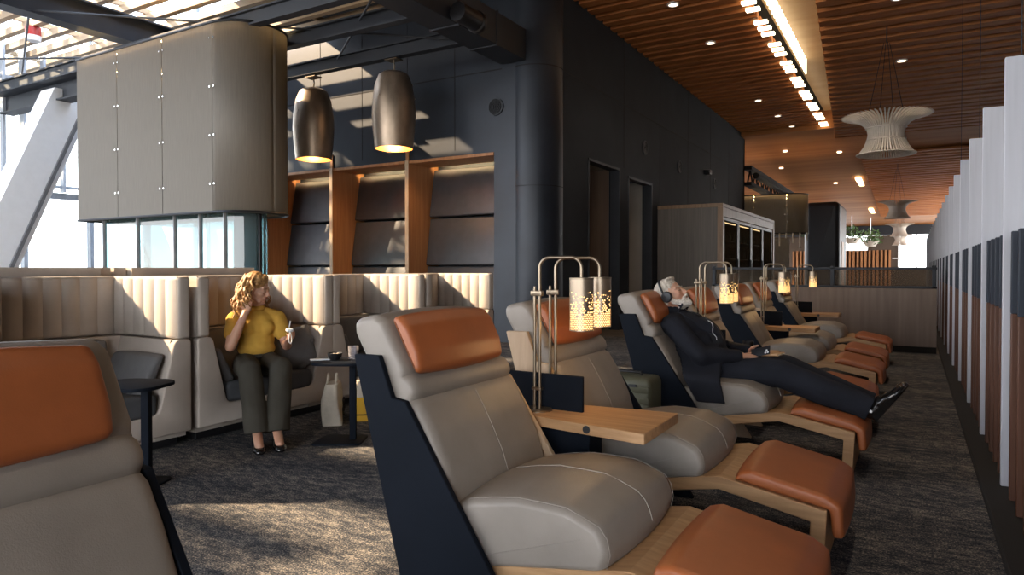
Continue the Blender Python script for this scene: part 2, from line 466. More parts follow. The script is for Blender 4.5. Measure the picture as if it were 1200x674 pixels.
def point(name, loc, e, c=(1,0.65,0.32), r=0.03):
    l = bpy.data.lights.new(name, 'POINT'); l.energy = e; l.color = c; l.shadow_soft_size = r
    o = bpy.data.objects.new(name, l); COL.objects.link(o); o.location = loc; return o
def spot(name, loc, e, ang=80, c=(1,0.72,0.42), blend=0.6):
    l = bpy.data.lights.new(name, 'SPOT'); l.energy = e; l.color = c; l.spot_size = math.radians(ang); l.spot_blend = blend; l.shadow_soft_size = 0.06
    o = bpy.data.objects.new(name, l); COL.objects.link(o); o.location = loc; return o

# ------------------------------------------------------------------ setting
struct('floor', MB().box(-22,6,-12,12.75,-0.1,0), M['carpet'])
struct('floor_far', MB().box(-22,6,12.75,62,-0.1,0), M['farfloor'])
XW = -5.57; YN = 10.7
WT = 6.6
# dark block: long wall facing the seats, with two tall openings
m = MB()
ops = [(12.45,14.15,3.55),(14.65,16.3,3.45)]
y = 11.2
for a, b, h in ops:
    m.box(XW-0.25, XW, y, a, 0, WT); m.box(XW-0.25, XW, a, b, h, WT); y = b
m.box(XW-0.25, XW, y, 27, 0, WT); m.box(-12, XW, 26.8, 27, 0, WT)
struct('wall_right_of_block', m, M['wallmetal2'])
m = MB()
for z in (5.0,):
    m.box(XW, XW+0.004, 11.3, 27, z-0.008, z+0.008)
for yy in (14.4, 16.9, 19.4, 21.9, 24.4): m.box(XW, XW+0.004, yy-0.007, yy+0.007, 3.6 if yy < 15 else 2.9, WT)
struct('trim_1', m, M['darkvoid'])
# its end wall with the three niches
NX = [(-12.80,-10.83),(-10.75,-8.76),(-8.68,-6.67)]
m = MB()
m.box(-12.95,-6.07,YN,YN+0.2,3.5,WT); m.box(-6.67,-6.07,YN,YN+0.2,0,3.5)
m.box(-12.95,-12.80,YN,YN+1.4,0,WT)
struct('wall_niche', m, M['wallmetal'])
m = MB(); m.box(-12.8,-6.0,YN+0.98,YN+1.05,0,3.9); m.box(-12.8,-6.0,YN+0.2,YN+0.98,3.8,3.9)
struct('wall_niche_back', m, M['wallmetal'])
m = MB()
for x in (-11.1,-9.9,-8.7,-7.55): m.box(x-0.006,x+0.006,YN-0.004,YN,3.6,WT)
m.box(-12.9,-6.5,YN-0.004,YN,4.99,5.01)
struct('trim_2', m, M['darkvoid'])
m = MB(); m.lathe([(0.52,0),(0.52,WT)], 40, (-6.07,11.2,0))
o = struct('wall_corner_column', m, M['wallmetal'], smooth=True)
m = MB(); m.lathe([(0.5225,4.99),(0.5225,5.01)], 40, (-6.07,11.2,0)); m.lathe([(0.5225,2.84),(0.5225,2.852)], 40, (-6.07,11.2,0))
struct('trim_3', m, M['darkvoid'], smooth=True)
# niches
for i, (a, b) in enumerate(NX):
    where = ['beside the mesh screen', 'in the middle of the niche wall', 'next to the dark round corner column'][i]
    t = thing('niche_bay', 'timber-lined tall alcove with dark upholstered back %s' % where, 'alcove', ((a+b)/2, YN, 0), 0, 'alcoves in the dark wall')
    W = (b-a)/2
    mm = MB(); mm.prism(fillet([(-W-0.04,-0.03),(-W+0.03,-0.03),(-W+0.03,0.96),(-W-0.04,0.96)], 0.004, 1), 0, 3.79, 'z'); obj('side_panel', mm, M['nichewood'], t, ang=30)
    obj('front_edge', MB().rbox(-W-0.05,-W+0.035,-0.045,-0.031,0,3.5,0.004,1), M['oak_pale'], t)
    obj('soffit', MB().rbox(-W+0.03,W-0.002,-0.02,0.66,3.44,3.498,0.004,1), M['nichewood'], t)
    obj('light_strip', MB().rbox(-W+0.06,W-0.05,0.60,0.64,3.52,3.55,0.004,1), M['nicheled'], t)
    obj('back_cushion', MB().prism(fillet([(0.93,2.42),(0.93,3.40),(0.80,3.40),(0.62,2.42)], 0.03), -W+0.04, W-0.03, 'x', 0.02), M['nichepad'], t)
    for z0, z1 in ((1.42,2.38),(0.55,1.40)):
        obj('lower_cushion', MB().prism(fillet([(0.93,z0),(0.93,z1),(0.56+0.1*(z1-1.4),z1),(0.50+0.1*(z0-1.4),z0)], 0.03), -W+0.04, W-0.03, 'x', 0.02), M['nichepad'], t)
    obj('bench', MB().rbox(-W+0.04,W-0.03,0.1,0.92,0,0.52,0.03), M['navy'], t)
# openings: timber vestibule, pale room
m = MB(); m.box(-8.0,-7.9,11.9,14.5,0,3.55); m.box(-8,XW-0.25,14.2,14.3,0,3.55); m.box(-8,XW-0.25,12.3,12.4,0,3.55)
struct('wall_vestibule', m, M['panelwood'])
m = MB(); m.box(-7.4,-7.3,14.3,16.6,0,3.5); m.box(-7.3,XW-0.25,16.4,16.5,0,3.5)
struct('wall_pale_room', m, M['concrete'])
struct('ceiling_vestibule', MB().box(-8,XW-0.25,12.3,16.5,3.56,3.62), M['concrete'])
m = MB()
for a, b, h in ops:
    m.box(XW-0.2, XW+0.015, a-0.0, a+0.05, 0, h); m.box(XW-0.2, XW+0.015, b-0.05, b, 0, h); m.box(XW-0.2, XW+0.015, a, b, h-0.05, h)
struct('door_1', m, M['steel'])
t = thing('card_reader', 'small grey wall panel inside the first tall doorway', 'panel', (-7.88,13.35,1.25))
obj('housing', MB().rbox(0,0.06,-0.22,0.22,0,0.75,0.02), M['darkmetal'], t); obj('screen', MB().rbox(0.06,0.066,-0.15,0.15,0.3,0.6,0.002,1), M['greyfab2'], t)

# ceilings
m = MB()
m.box(XW-6.1,6,-12,YN+0.2,6.75,6.9); m.box(XW-8,6,YN,62,6.95,7.1)
m.box(-26,-11.6,-2.95,-2.25,6.75,6.9); m.box(-26,-11.6,3.0,5.9,6.75,6.9)  # unseen roof strips, added to shape where the sun falls
struct('ceiling', m, M['darkvoid'])
# slatted cedar ceiling beside the dark block
m = MB(); y = 4.0
while y < 26.5:
    m.box(XW-0.3, -2.75, y, y+0.235, 6.42, 6.56); y += 0.40
struct('ceiling_slats', m, M['ceilwood'])
m = MB(); y = 6.0
while y < 26.2:
    k = (y-12.5)/13.8; xl = -1.46-0.91*k
    m.box(xl, 5.5, y, y+0.30, 5.90, 6.02); y += 0.52
struct('ceiling_panel', m, M['ceilwood'])
m = MB()
for x in (-0.2, 1.9, 3.6): m.box(x, x+0.25, 6, 26.3, 6.03, 6.16)
m.add([(-1.46,12.5,6.02),(-2.37,26.3,6.02),(-2.37,26.3,6.95),(-1.46,12.5,6.95),(-1.05,6,6.02),(-1.05,6,6.95)], [(0,1,2,3),(4,0,3,5)])
m.box(-2.4,5.5,26.3,26.36,5.9,6.95)
struct('ceiling_battens', m, M['ceilwood'])
struct('ceiling_recess', MB().box(-2.74,-0.9,4,26.3,6.90,6.94), M['ceilply'])
m = MB(); m.add([(-14,26.4,6.30),(6,26.4,6.30),(6,60,4.55),(-14,60,4.55)], [(0,1,2,3)]); m.box(-14,6,26.36,26.45,6.28,6.95)
struct('ceiling_boards', m, M['ceilboard'])
m = MB(); y = 31
while y < 52:
    z = 6.3-1.75*(y-26.4)/33.6-0.12
    m.box(-1.9,6,y,y+0.32,z,z+0.08); y += 0.55
struct('ceiling_far_slats', m, M['ceilwood'])
struct('ceiling_far_edge', MB().box(-14,6,58.5,59,3.9,4.6), M['fardark'])

# left: roof timbers and added sun slats below open sky
m = MB(); y = -8.0
while y < -3.0:
    m.box(-26, -11.6, y, y+0.20, 6.30, 6.44); y += 0.36  # unseen slats added to dapple the sun patch on the carpet
y = 5.6
while y < 10.6:
    m.box(-26, -6.35, y, y+0.13, 6.30, 6.44); y += 0.50
struct('ceiling_timbers_and_sun_slats', m, M['palewood'])
m = MB()
for x in (-24,-21.5): m.box(x, x+0.2, 5.4, 10.7, 6.44, 6.6)
for x in (-18.6,-15.9,-13.3,-10.6,-8.0): m.box(x, x+0.06, 5.4, 10.7, 6.44, 6.54)
struct('ceiling_rafters', m, M['palewood'])

# window wall far left
m = MB(); y = 5.0
while y < 26:
    m.box(-18.12,-17.94,y,y+0.09,0,9); y += 1.5
m.box(-18.1,-17.96,5,26,0,0.12); m.box(-18.1,-17.96,5,26,3.05,3.2)
struct('window_1', m, M['winmetal'])
struct('window_2', MB().box(-18.05,-18.03,5,26,0.1,9), M['winglass'])
m = MB(); y = 5.0
while y < 26:
    m.box(-17.9,-17.75,y,y+0.06,3.2,9); y += 0.42
m.box(-17.9,-17.8,5,26,5.3,5.36); m.box(-17.9,-17.8,5,26,3.3,3.36); m.box(-17.9,-17.8,5,26,5.7,5.76)
struct('window_louvres', m, M['louvre'])
struct('ground', MB().box(-400,-18.3,-200,400,-4.2,-4), M['apron'])
m = MB()
for k in range(26):
    y = -60+k*9+rnd.uniform(-3,3); h = rnd.uniform(2.2,5); m.box(-240-rnd.uniform(0,30), -236, y, y+rnd.uniform(5,9), -4, -4+h)
o = struct('exterior_treeline', m, basic('hazy_treeline', (0.16,0.18,0.20), 1.0))
# leaning white column in front of the glazing
m = MB()
def lean(m, a, b, hw, hd):
    a = Vector(a); b = Vector(b)
    vs = []
    for p in (a, b):
        for dx, dy in ((-hd,-hw),(hd,-hw),(hd,hw),(-hd,hw)): vs.append((p.x+dx, p.y+dy, p.z))
    m.add(vs, [(0,1,2,3),(4,5,6,7),(0,1,5,4),(1,2,6,5),(2,3,7,6),(3,0,4,7)])
lean(m, (-15.6,5.75,0), (-15.6,7.85,5.1), 0.42, 0.28)
o = struct('wall_leaning_column', m, M['white'])
m = MB(); lean(m, (-15.3,6.02,0), (-15.3,8.12,5.1), 0.035, 0.04)
struct('trim_4', m, M['greyfab2'])

# added baffle walls and end of the hall
struct('wall_rear_baffle', MB().box(-6.5,5.8,-5.2,-5,3.5,6.95), M['panelwood'])  # unseen bulkhead, added and sized to limit light from behind
struct('wall_right_baffle', MB().box(5.6,5.8,-6,40,0,7), M['panelwood'])  # unseen wall, added to hold back light from the right
m = MB(); m.box(-14,-5.8,59.2,59.5,0,4.6); m.box(-3.0,-1.0,59.2,59.5,0,3.9); m.box(-14,6,59.2,59.5,4.0,4.6); m.box(-5.9,2.7,59.0,59.5,0,1.3); m.box(2.6,6,59.2,59.5,0,4.6)
struct('wall_far', m, M['farwall'])
m = MB()
for x in (-5.8,-4.4,-3.06,-1.0,0.2,1.4,2.55): m.box(x,x+0.07,59.1,59.2,0,4)
m.box(-5.8,2.6,59.1,59.2,2.1,2.16)
struct('window_3', m, M['white'])
struct('window_4', MB().box(-5.8,2.6,59.3,59.32,0,4), M['winglass'])
m = MB()
for k in range(26): x = -7.4+k*0.24; m.box(x, x+0.12, 52, 52.12, 0, 2.6)
struct('wall_batten_screen', m, M['nichewood'])
struct('wall_batten_screen_back', MB().box(-7.4,-1.2,52.13,52.2,0,2.6), M['farwall'])

# ------------------------------------------------------------------ recliner
T = Vector((0.470,-0.883)); NR = Vector((0.883,0.470)); A0 = Vector((-0.60,1.165))
def bp(s, o): q = A0+T*s+NR*o; return (q.x, q.y)
def stitch(m, pts, r=0.0017): m.tube(pts, r, 5)
def make_recliner(label, inner):
    t = thing('recliner', label, 'recliner', (0,0,0), 0, 'lounge recliners along the window row')
    Wd = 0.37
    back = [bp(-0.022,-0.030), bp(0.02,0.0), bp(0.235,0.010), bp(0.252,-0.004), bp(0.268,0.012), bp(0.305,0.020), bp(0.340,0.012), bp(0.355,-0.010), bp(0.372,0.006),
            bp(0.50,0.016), bp(0.65,0.012), bp(0.80,-0.02), bp(0.84,-0.10), bp(0.36,-0.150), bp(0.0,-0.170), bp(-0.058,-0.145)]
    prof = resample(fillet(back, [0.03,0.04,0.02,0,0.02,0.02,0.02,0,0.02,0.05,0.05,0.04,0.04,0.02,0.05,0.045], 4), 130)
    m = MB(); m.prism(prof, -Wd, Wd, 'y', 0.05, 6, 0.012, ri=0.03)
    obj('backrest', m, M['leather'], t)
    m = MB()
    stitch(m, [(bp(s, o)[0], 0, bp(s, o)[1]) for s, o in ((0.38,0.021),(0.45,0.0275),(0.55,0.029),(0.65,0.0272),(0.74,0.0135),(0.78,0.003))])
    obj('back_seam', m, M['seam'], t)
    m = MB(); m.prism(resample(fillet([bp(0.010,0.004), bp(0.026,0.054), bp(0.08,0.072), bp(0.19,0.070), bp(0.260,0.047), bp(0.270,0.010)], 0.022, 4), 60), -0.335, 0.295, 'y', 0.036, 6, 0.012, ri=0.022)
    obj('headrest', m, M['orange'], t)
    seat = [(-0.26,0.240),(-0.11,0.266),(0.335,0.343),(0.358,0.415),(0.325,0.497),(0.20,0.545),(0.0,0.548),(-0.20,0.510),(-0.30,0.46)]
    m = MB(); m.prism(resample(fillet(seat, [0.03,0.05,0.035,0.06,0.06,0.1,0.1,0.05,0.05], 5), 90), -0.362, 0.362, 'y', 0.055, 7, 0.022, ri=0.034)
    obj('seat_cushion', m, M['leather'], t)
    m = MB()
    stitch(m, [(x, 0, z) for x, z in ((-0.2,0.534),(-0.1,0.556),(0.0,0.5715),(0.1,0.571),(0.19,0.5685),(0.26,0.547),(0.32,0.523),(0.350,0.495),(0.368,0.46),(0.380,0.42))])
    obj('seat_seam', m, M['seam'], t)
    for sgn in (-1, 1):
        m = MB(); stitch(m, [(x, sgn*0.342, z) for x, z in ((-0.2,0.505),(-0.1,0.527),(0.0,0.5425),(0.1,0.5425),(0.19,0.5405),(0.26,0.517),(0.315,0.495),(0.342,0.46),(0.353,0.41),(0.340,0.36))], 0.0013)
        obj('seat_seam', m, M['seam'], t)
    fr = [(-0.30,0.243),(0.42,0.377),(0.885,0.290),(0.872,0.0),(0.805,0.0),(0.818,0.234),(0.42,0.313),(-0.30,0.180)]
    m = MB(); m.prism(fillet(fr, 0.004, 1), -0.355, 0.355, 'y', 0.004, 1); obj('wood_frame', m, M['oak'], t, ang=25)
    ft = [(0.49,0.362),(0.495,0.402),(0.56,0.420),(0.88,0.356),(0.945,0.318),(0.955,0.175),(0.905,0.165),(0.892,0.288)]
    m = MB(); m.prism(resample(fillet(ft, [0.01,0.03,0.03,0.05,0.04,0.02,0.02,0.02], 4), 90), -0.345, 0.345, 'y', 0.035, 6, 0.010, ri=0.02); obj('footrest', m, M['orange'], t)
    sp_ = [(-0.72,1.01),(-0.59,1.012),(-0.525,0.853),(-0.46,0.845),(-0.075,0.274),(0.105,0.0),(-0.44,0.0)]
    for sgn in (-1, 1):
        m = MB(); m.prism(fillet(sp_, 0.006, 2), min(sgn*0.372, sgn*0.398), max(sgn*0.372, sgn*0.398), 'y', 0.003, 1)
        o = obj('side_panel', m, M['oak_pale'] if sgn == inner else M['navy'], t, ang=25)
        if sgn == inner: o['label'] = 'pale timber inner side panel'
    m = MB(); m.prism([(-0.72,1.005),(-0.695,1.005),(-0.415,0.0),(-0.44,0.0)], -0.372, 0.372, 'y'); obj('rear_panel', m, M['navy'], t, ang=25)
    return t
XR = -1.2
SEATS = [0.63,2.42,3.60,5.26,6.50,8.22,9.44,11.18]
SL = ['empty taupe recliner cut off by the picture edge, beside the booth table at lower left',
      'empty taupe recliner in the middle front, bare wooden table beside its back',
      'empty taupe recliner just beyond the two big lamps, in front of the suitcase',
      'taupe recliner that the bearded man in headphones lies on',
      'empty taupe recliner right beyond the bearded man, its orange headrest behind his face',
      'empty taupe recliner second beyond the bearded man, side panel dark against the cabinet',
      'empty taupe recliner third beyond the bearded man, last but one in the row',
      'empty taupe recliner at the end of the row against the low glazed partition']
base_a = make_recliner(SL[1], 1); base_b = make_recliner(SL[2], -1)
base_a.location = (XR,SEATS[1],0); base_b.location = (XR,SEATS[2],0)
for i in (0,3,4,5,6,7):
    dup(base_a if i % 2 else base_b, (XR,SEATS[i],0), 0, SL[i])

# ------------------------------------------------------------------ shared tables and lamps
def make_table(label):
    t = thing('side_table', label, 'table', (0,0,0), 0, 'wooden tables between the recliners')
    m = MB(); m.prism(fillet([(-0.44,-0.12),(0.385,-0.24),(0.385,0.25),(-0.44,0.165)], 0.008, 2), 0.602, 0.65, 'z', 0.003, 1)
    obj('tabletop', m, M['oak'], t, ang=25)
    obj('pedestal', MB().rbox(-0.42,0.05,-0.06,0.10,0,0.60,0.006,1), M['navy'], t)
    obj('divider', MB().rbox(-0.55,-0.02,0.018,0.042,0.45,0.825,0.004,1), M['navy'], t)
    m = MB(); m.lathe([(0.018,0),(0.018,0.004)], 20, (0.10,-0.203,0.627), axis='y')
    sk = obj('power_socket', m, M['black'], t); sk['label'] = 'small dark round socket in the table edge'
    sk.location = (0,-0.0,0)
    return t
XT = -1.36
TY = [3.005,5.935,8.865,11.74]
TL = ['wooden table with navy divider in the middle front, holding the two large lamps',
      'wooden table with navy divider on the far side of the bearded man, mug on it',
      'wooden table with navy divider second beyond the bearded man',
      'wooden table with one lamp at the end of the recliner row']
tab = make_table(TL[0]); tab.location = (XT,TY[0],0)
for i in (1,2,3): dup(tab, (XT,TY[i],0), 0, TL[i])
def make_lamp(label):
    t = thing('table_lamp', label, 'lamp', (0,0,0), 0, 'pierced bronze lamps on the recliner tables')
    m = MB(); m.lathe([(0.0,0),(0.074,0),(0.074,0.006),(0.070,0.009),(0.0,0.009)], 32, cap=False); obj('base', m, M['brass'], t)
    m = MB(); m.tube([(-0.014,0,0.008),(-0.014,0,0.60)], 0.008, 12); obj('pole', m, M['brass'], t)
    R = 0.055; p = [(0.014,0,0.008),(0.014,0,0.755-R)]
    for k in range(1, 9): a = PI-PI/2*k/8; p.append((0.014+R+R*math.cos(a), 0, 0.755-R+R*math.sin(a)))
    p.append((0.24-R,0,0.755))
    for k in range(1, 9): a = PI/2-PI/2*k/8; p.append((0.24-R+R*math.cos(a), 0, 0.755-R+R*math.sin(a)))
    p.append((0.24,0,0.655))
    m = MB(); m.tube(p, 0.008, 12); obj('arm', m, M['brass'], t)
    m = MB(); m.rbox(-0.032,0.03,-0.014,0.014,0.565,0.592,0.004,2); m.tube([(-0.014,0,0.59),(-0.014,0,0.612)], 0.006, 8); obj('clamp', m, M['brass'], t); obj('collar', MB().rbox(-0.026,0.026,-0.012,0.012,0.10,0.115,0.003,2), M['brass'], t)
    m = MB(); m.lathe([(0.0575,0),(0.0575,0.25)], 48, cap=False); sh = obj('shade', m, M['pierced'], t, loc=(0.24,0,0.405))
    obj('shade_cap', MB().lathe([(0.0,0.254),(0.012,0.254),(0.0585,0.252),(0.0585,0.244),(0.0,0.244)], 32, cap=False), M['brass'], sh)
    m = MB(); m.lathe([(0.0,0.004),(0.050,0.004),(0.053,0.008),(0.053,0.236),(0.05,0.24),(0.0,0.24)], 32, cap=False); obj('diffuser', m, M['lampglow'], sh)
    return t
LP = []
LL = ['large pierced bronze lamp on the front table, shade on the near side of the divider', 'large pierced bronze lamp standing behind the front table divider',
      'pierced bronze lamp on the mug table, nearer of its pair', 'pierced bronze lamp on the mug table, beyond its divider',
      'pierced bronze lamp on the third table, nearer of its pair', 'pierced bronze lamp on the third table, beyond its divider',
      'single small pierced bronze lamp in front of the low glazed partition']
for i, y in enumerate(TY):
    for dy in ((-0.035,0.135) if i < 3 else (-0.05,)): LP.append((XT-0.24, y+dy, 0.65))
lamp0 = make_lamp(LL[0]); lamp0.location = LP[0]
for i in range(1, 7): dup(lamp0, LP[i], 0.33 if i % 2 and i < 6 else 0, LL[i])
for i, p in enumerate(LP): point('lamp_light', (p[0]+(0.227 if i % 2 else 0.24), p[1]+(0.078 if i % 2 else 0), 0.65+0.395), 0.9, (1,0.6,0.25), 0.03)

# ------------------------------------------------------------------ booths
def quilt(x0, x1, y0, y1, n, side, z0, z1, puff=0.018, r=0.03):
    """upright pad from (x0,y0) to (x1,y1), n vertical channels puffed on one side, thickness to the other"""
    a = Vector((x0,y0)); b = Vector((x1,y1)); d = b-a; L = d.length; d.normalize(); nn = Vector((-d.y, d.x))*side
    th = 0.10; P = []
    for i in range(n):
        for k in range(6):
            u = k/6; q = a+d*(L*(i+u)/n)+nn*(puff*math.sin(PI*u)**0.6); P.append((q.x, q.y))
    q = b; P.append((q.x, q.y)); q = b-nn*th; P.append((q.x, q.y)); q = a-nn*th; P.append((q.x, q.y))
    return MB().prism(P, z0, z1, 'z', r, 4)
HW = 0.725
def make_booth(label, group, top=1.29):
    """local x points out of the booth (front at 0), y across"""
    t = thing('booth', label, 'booth seat', (0,0,0), 0, group)
    zt = 0.82
    for sgn in (-1, 1):
        y = sgn*(HW-0.115)
        m = quilt(-0.84, 0.0, y, y, 6, -sgn, zt, top)
        m2 = MB(); m2.rbox(-0.02,0.025,min(y, y+sgn*0.10),max(y, y+sgn*0.10),zt,top,0.022,3); m.merge(m2)
        obj('side_wing', m, M['fabric'], t)
    m = quilt(-0.80, -0.80, -HW+0.13, HW-0.13, 9, -1, zt, top); obj('back_pad', m, M['fabric'], t)
    # lower shell: a front plate with a tapering opening, side cheeks and back
    m = MB()
    yo, yi, zs = HW-0.14, HW-0.27, 0.27
    front = [(-HW+0.008,0.11),(HW-0.008,0.11),(HW-0.008,zt-0.005),(yo,zt-0.005),(yi,zs),(-yi,zs),(-yo,zt-0.005),(-HW+0.008,zt-0.005)]
    m.prism(fillet(front, [0.01,0.01,0.03,0.05,0.06,0.06,0.05,0.03], 3), -0.05, 0.02, 'x', 0.012, 3)
    for sgn in (-1, 1): m.prism([(sgn*(HW-0.02),0.07),(sgn*yi,0.07),(sgn*yi,zs),(sgn*yo,zt-0.008),(sgn*(HW-0.02),zt-0.008)], -0.86, -0.04, 'x')
    m.box(-0.88,-0.70,-HW+0.02,HW-0.02,0.07,zt-0.005); m.box(-0.8,-0.05,-yi,yi,0.07,0.265)
    obj('shell', m, M['fabric'], t)
    obj('plinth', MB().rbox(-0.85,-0.09,-HW+0.06,HW-0.06,0,0.11,0.005,1), M['black'], t)
    m = MB(); m.prism(fillet([(-0.70,0.27),(0.012,0.27),(0.012,0.43),(-0.70,0.41)], 0.03), -yi+0.0, yi-0.0, 'y', 0.04, 4, 0.015); obj('seat_cushion', m, M['greyfab'], t)
    m = MB(); m.prism(fillet([(-0.70,0.42),(-0.56,0.43),(-0.62,0.80),(-0.70,0.80)], 0.03), -yi+0.01, yi-0.01, 'y', 0.04, 4, 0.01); obj('back_cushion', m, M['greyfab2'], t)
    for sgn in (-1, 1):
        m = MB(); pr = [(sgn*(yi-0.03),0.42),(sgn*(yi-0.13),0.43),(sgn*(yo-0.12),0.70),(sgn*(yo-0.03),0.72)]
        m.prism(fillet(pr, 0.03), -0.60, -0.03, 'x', 0.035, 4, 0.008); obj('side_cushion', m, M['greyfab2'], t)
    return t
XB = -4.78
BY = [-0.36,1.09,2.54,4.03,5.45,6.91]
BL = ['beige channel-tufted booth mostly out of frame at the lower left corner', 'beige channel-tufted booth behind the cut-off recliner at left', 'beige channel-tufted booth with the small dark table in front, next to the woman',
      'beige channel-tufted booth in which the woman in yellow sits', 'beige channel-tufted booth just right of the woman, bags at its foot', 'beige channel-tufted booth at the far end below the niches']
b0 = make_booth(BL[3], 'tufted booths facing the recliners'); b0.location = (XB,BY[3],0)
for i in (1,2,4,5): dup(b0, (XB,BY[i],0), 0, BL[i])
b1 = None
for i, y in enumerate((1.05,2.52,3.97)):
    lb_ = ['beige booth back row, seen as a tuft of top edge at the window side', 'beige booth back row, top edge showing in front of the leaning column', 'beige booth back row, top edge showing in front of the glass enclosure'][i]
    if b1 is None: b1 = make_booth(lb_, 'booths of the back row', 1.36); b1.location = (XB-1.86,y,0); b1.rotation_euler = (0,0,PI)
    else: dup(b1, (XB-1.86,y,0), PI, lb_)

# ------------------------------------------------------------------ small tables by the booths
def round_table(label, loc, rz):
    t = thing('pedestal_table', label, 'table', loc, rz, 'small dark booth tables')
    m = MB(); P = fillet([(-0.23,-0.17),(0.20,-0.22),(0.24,0.17),(-0.18,0.21)], 0.12, 6); m.prism(P, 0.612, 0.635, 'z', 0.006, 2); obj('tabletop', m, M['navy'], t)
    m = MB(); m.rbox(0.07,0.12,-0.025,0.025,0.01,0.613,0.006,2); obj('post', m, M['navy'], t)
    m = MB(); P = fillet([(-0.21,-0.15),(0.17,-0.17),(0.20,0.13),(-0.14,0.17)], 0.04, 3); m.prism(P, 0.0, 0.014, 'z', 0.004, 2); obj('base', m, M['navy'], t)
    return t
rt = round_table('small dark pedestal table beside the woman, bowl and glass on it', (-3.86,3.92,0), 0.6)
rt2 = dup(rt, (-4.20,2.46,0), 0.5, 'small dark pedestal table in front of the empty booth at left')
t = thing('snack_bowl', 'small dark bowl on the pedestal table by the woman', 'bowl', (-3.90,3.90,0.636))
m = MB(); m.lathe([(0.0,0.0),(0.032,0.0),(0.052,0.025),(0.058,0.055),(0.055,0.055),(0.048,0.028),(0.03,0.008),(0.0,0.006)], 28, cap=False); obj('bowl', m, M['darkmetal'], t)
m = MB()
for k in range(9): m.ell((rnd.uniform(-.025,.025), rnd.uniform(-.025,.025), 0.040+rnd.uniform(0,.008)), (.013,.010,.009), n=8, m=6)
obj('snacks', m, M['cotton'], t)
t = thing('water_glass', 'clear tumbler on the pedestal table by the woman', 'glass', (-3.80,4.00,0.636))
m = MB(); m.lathe([(0.0,0.0),(0.037,0.0),(0.041,0.105),(0.038,0.105),(0.034,0.012),(0.0,0.012)], 28, cap=False); obj('tumbler', m, M['drink'], t)
obj('water', MB().lathe([(0.0,0.013),(0.033,0.013),(0.036,0.075),(0.0,0.075)], 24, cap=False), M['drink'], t)
m = MB(); m.rbox(-0.075,0.075,-0.036,0.036,0,0.008,0.003,2)
props(obj('phone', m, M['whiteplastic'], loc=(-4.00,3.84,0.636), rot=(0,0,0.9)), 'white phone lying on the pedestal table beside the bowl', 'phone')

def tote(name, label, loc, rz, mat, w, h, d):
    t = thing(name, label, 'bag', loc, rz)
    def sl(m, z0, z1):
        pts = []
        for j in range(9):
            z = z0+(z1-z0)*j/8; k = z/h
            ww = w*(1+0.05*math.sin(5*k)); dd = d*(1-0.40*k**1.5)+0.01
            ring = fillet([(-ww/2,-dd/2),(ww/2,-dd/2),(ww/2,dd/2),(-ww/2,dd/2)], min(0.03, dd*0.4), 3)
            pts.append([(x+0.012*math.sin(7*y+9*z+loc[0]), y+0.012*math.sin(11*x+13*z), z) for x, y in ring])
        nr = len(pts[0]); vs = [p for r in pts for p in r]; fs = []
        for j in range(8):
            for k in range(nr): q = (k+1) % nr; fs.append((j*nr+k, j*nr+q, (j+1)*nr+q, (j+1)*nr+k))
        fs.append(tuple(range(nr))); fs.append(tuple(8*nr+k for k in range(nr)))
        m.add(vs, fs)
    return t, sl
t, sl = tote('tote_bag', 'natural canvas tote bag on the carpet behind the pedestal table post', (-4.36,4.33,0), 0.65, None, 0.24, 0.36, 0.16)
m = MB(); sl(m, 0.0, 0.36); obj('body', m, M['cotton'], t, rot=(0,0,PI/2))
m = MB()
for dd in (-0.035,0.035): m.tube([(dd*1.0, -0.07+0.14*k/10*1.0, 0.345+0.09*math.sin(PI*k/10)) for k in range(11)], 0.009, 6)
obj('handle', m, M['cotton'], t)
m = MB()
for k in range(22): a = k*0.55; m.ell((0.075+0.010*math.sin(k*2.3), 0.10+0.02*math.cos(a), 0.05+0.0075*k), (.012,.014,.012), n=8, m=6)
o = obj('scarf', m, M['black'], t)
t, sl = tote('shopping_bag', 'yellow and white bag standing behind the pedestal table post', (-4.27,4.60,0), 0.65, None, 0.26, 0.36, 0.14)
m = MB(); sl(m, 0.0, 0.215); obj('yellow_base', m, M['bagyellow'], t, rot=(0,0,PI/2))
m = MB(); sl(m, 0.216, 0.36); obj('white_top', m, M['cotton'], t, rot=(0,0,PI/2))
m = MB(); m.rbox(-0.079,0.079,-0.136,0.136,0.055,0.066,0.004,1); obj('band', m, M['black'], t)

# ------------------------------------------------------------------ pillow beside the woman
def pillow(w, h, d, n=14):
    m = MB(); vs = []; fs = []
    for s_ in (1, -1):
        for i in range(n+1):
            for j in range(n+1):
                u = 2*i/n-1; v = 2*j/n-1
                k = (max(0, 1-abs(u)**2.6)*max(0, 1-abs(v)**2.6))**0.5
                pin = 1-0.06*(1-abs(u*v))*(abs(u)**3+abs(v)**3)*0.5
                vs.append((s_*d/2*k, u*w/2*pin, v*h/2*pin))
    N = (n+1)**2
    for s_ in range(2):
        for i in range(n):
            for j in range(n):
                a = s_*N+i*(n+1)+j; fs.append((a, a+1, a+n+2, a+n+1))
    return m.add(vs, fs)
props(obj('throw_pillow', pillow(0.40,0.38,0.17), M['greyfab2'], loc=(-4.92,4.40,0.61), rot=(0.25,-0.25,-0.45)), 'slate throw pillow leaning in the booth at the woman\'s elbow', 'pillow')

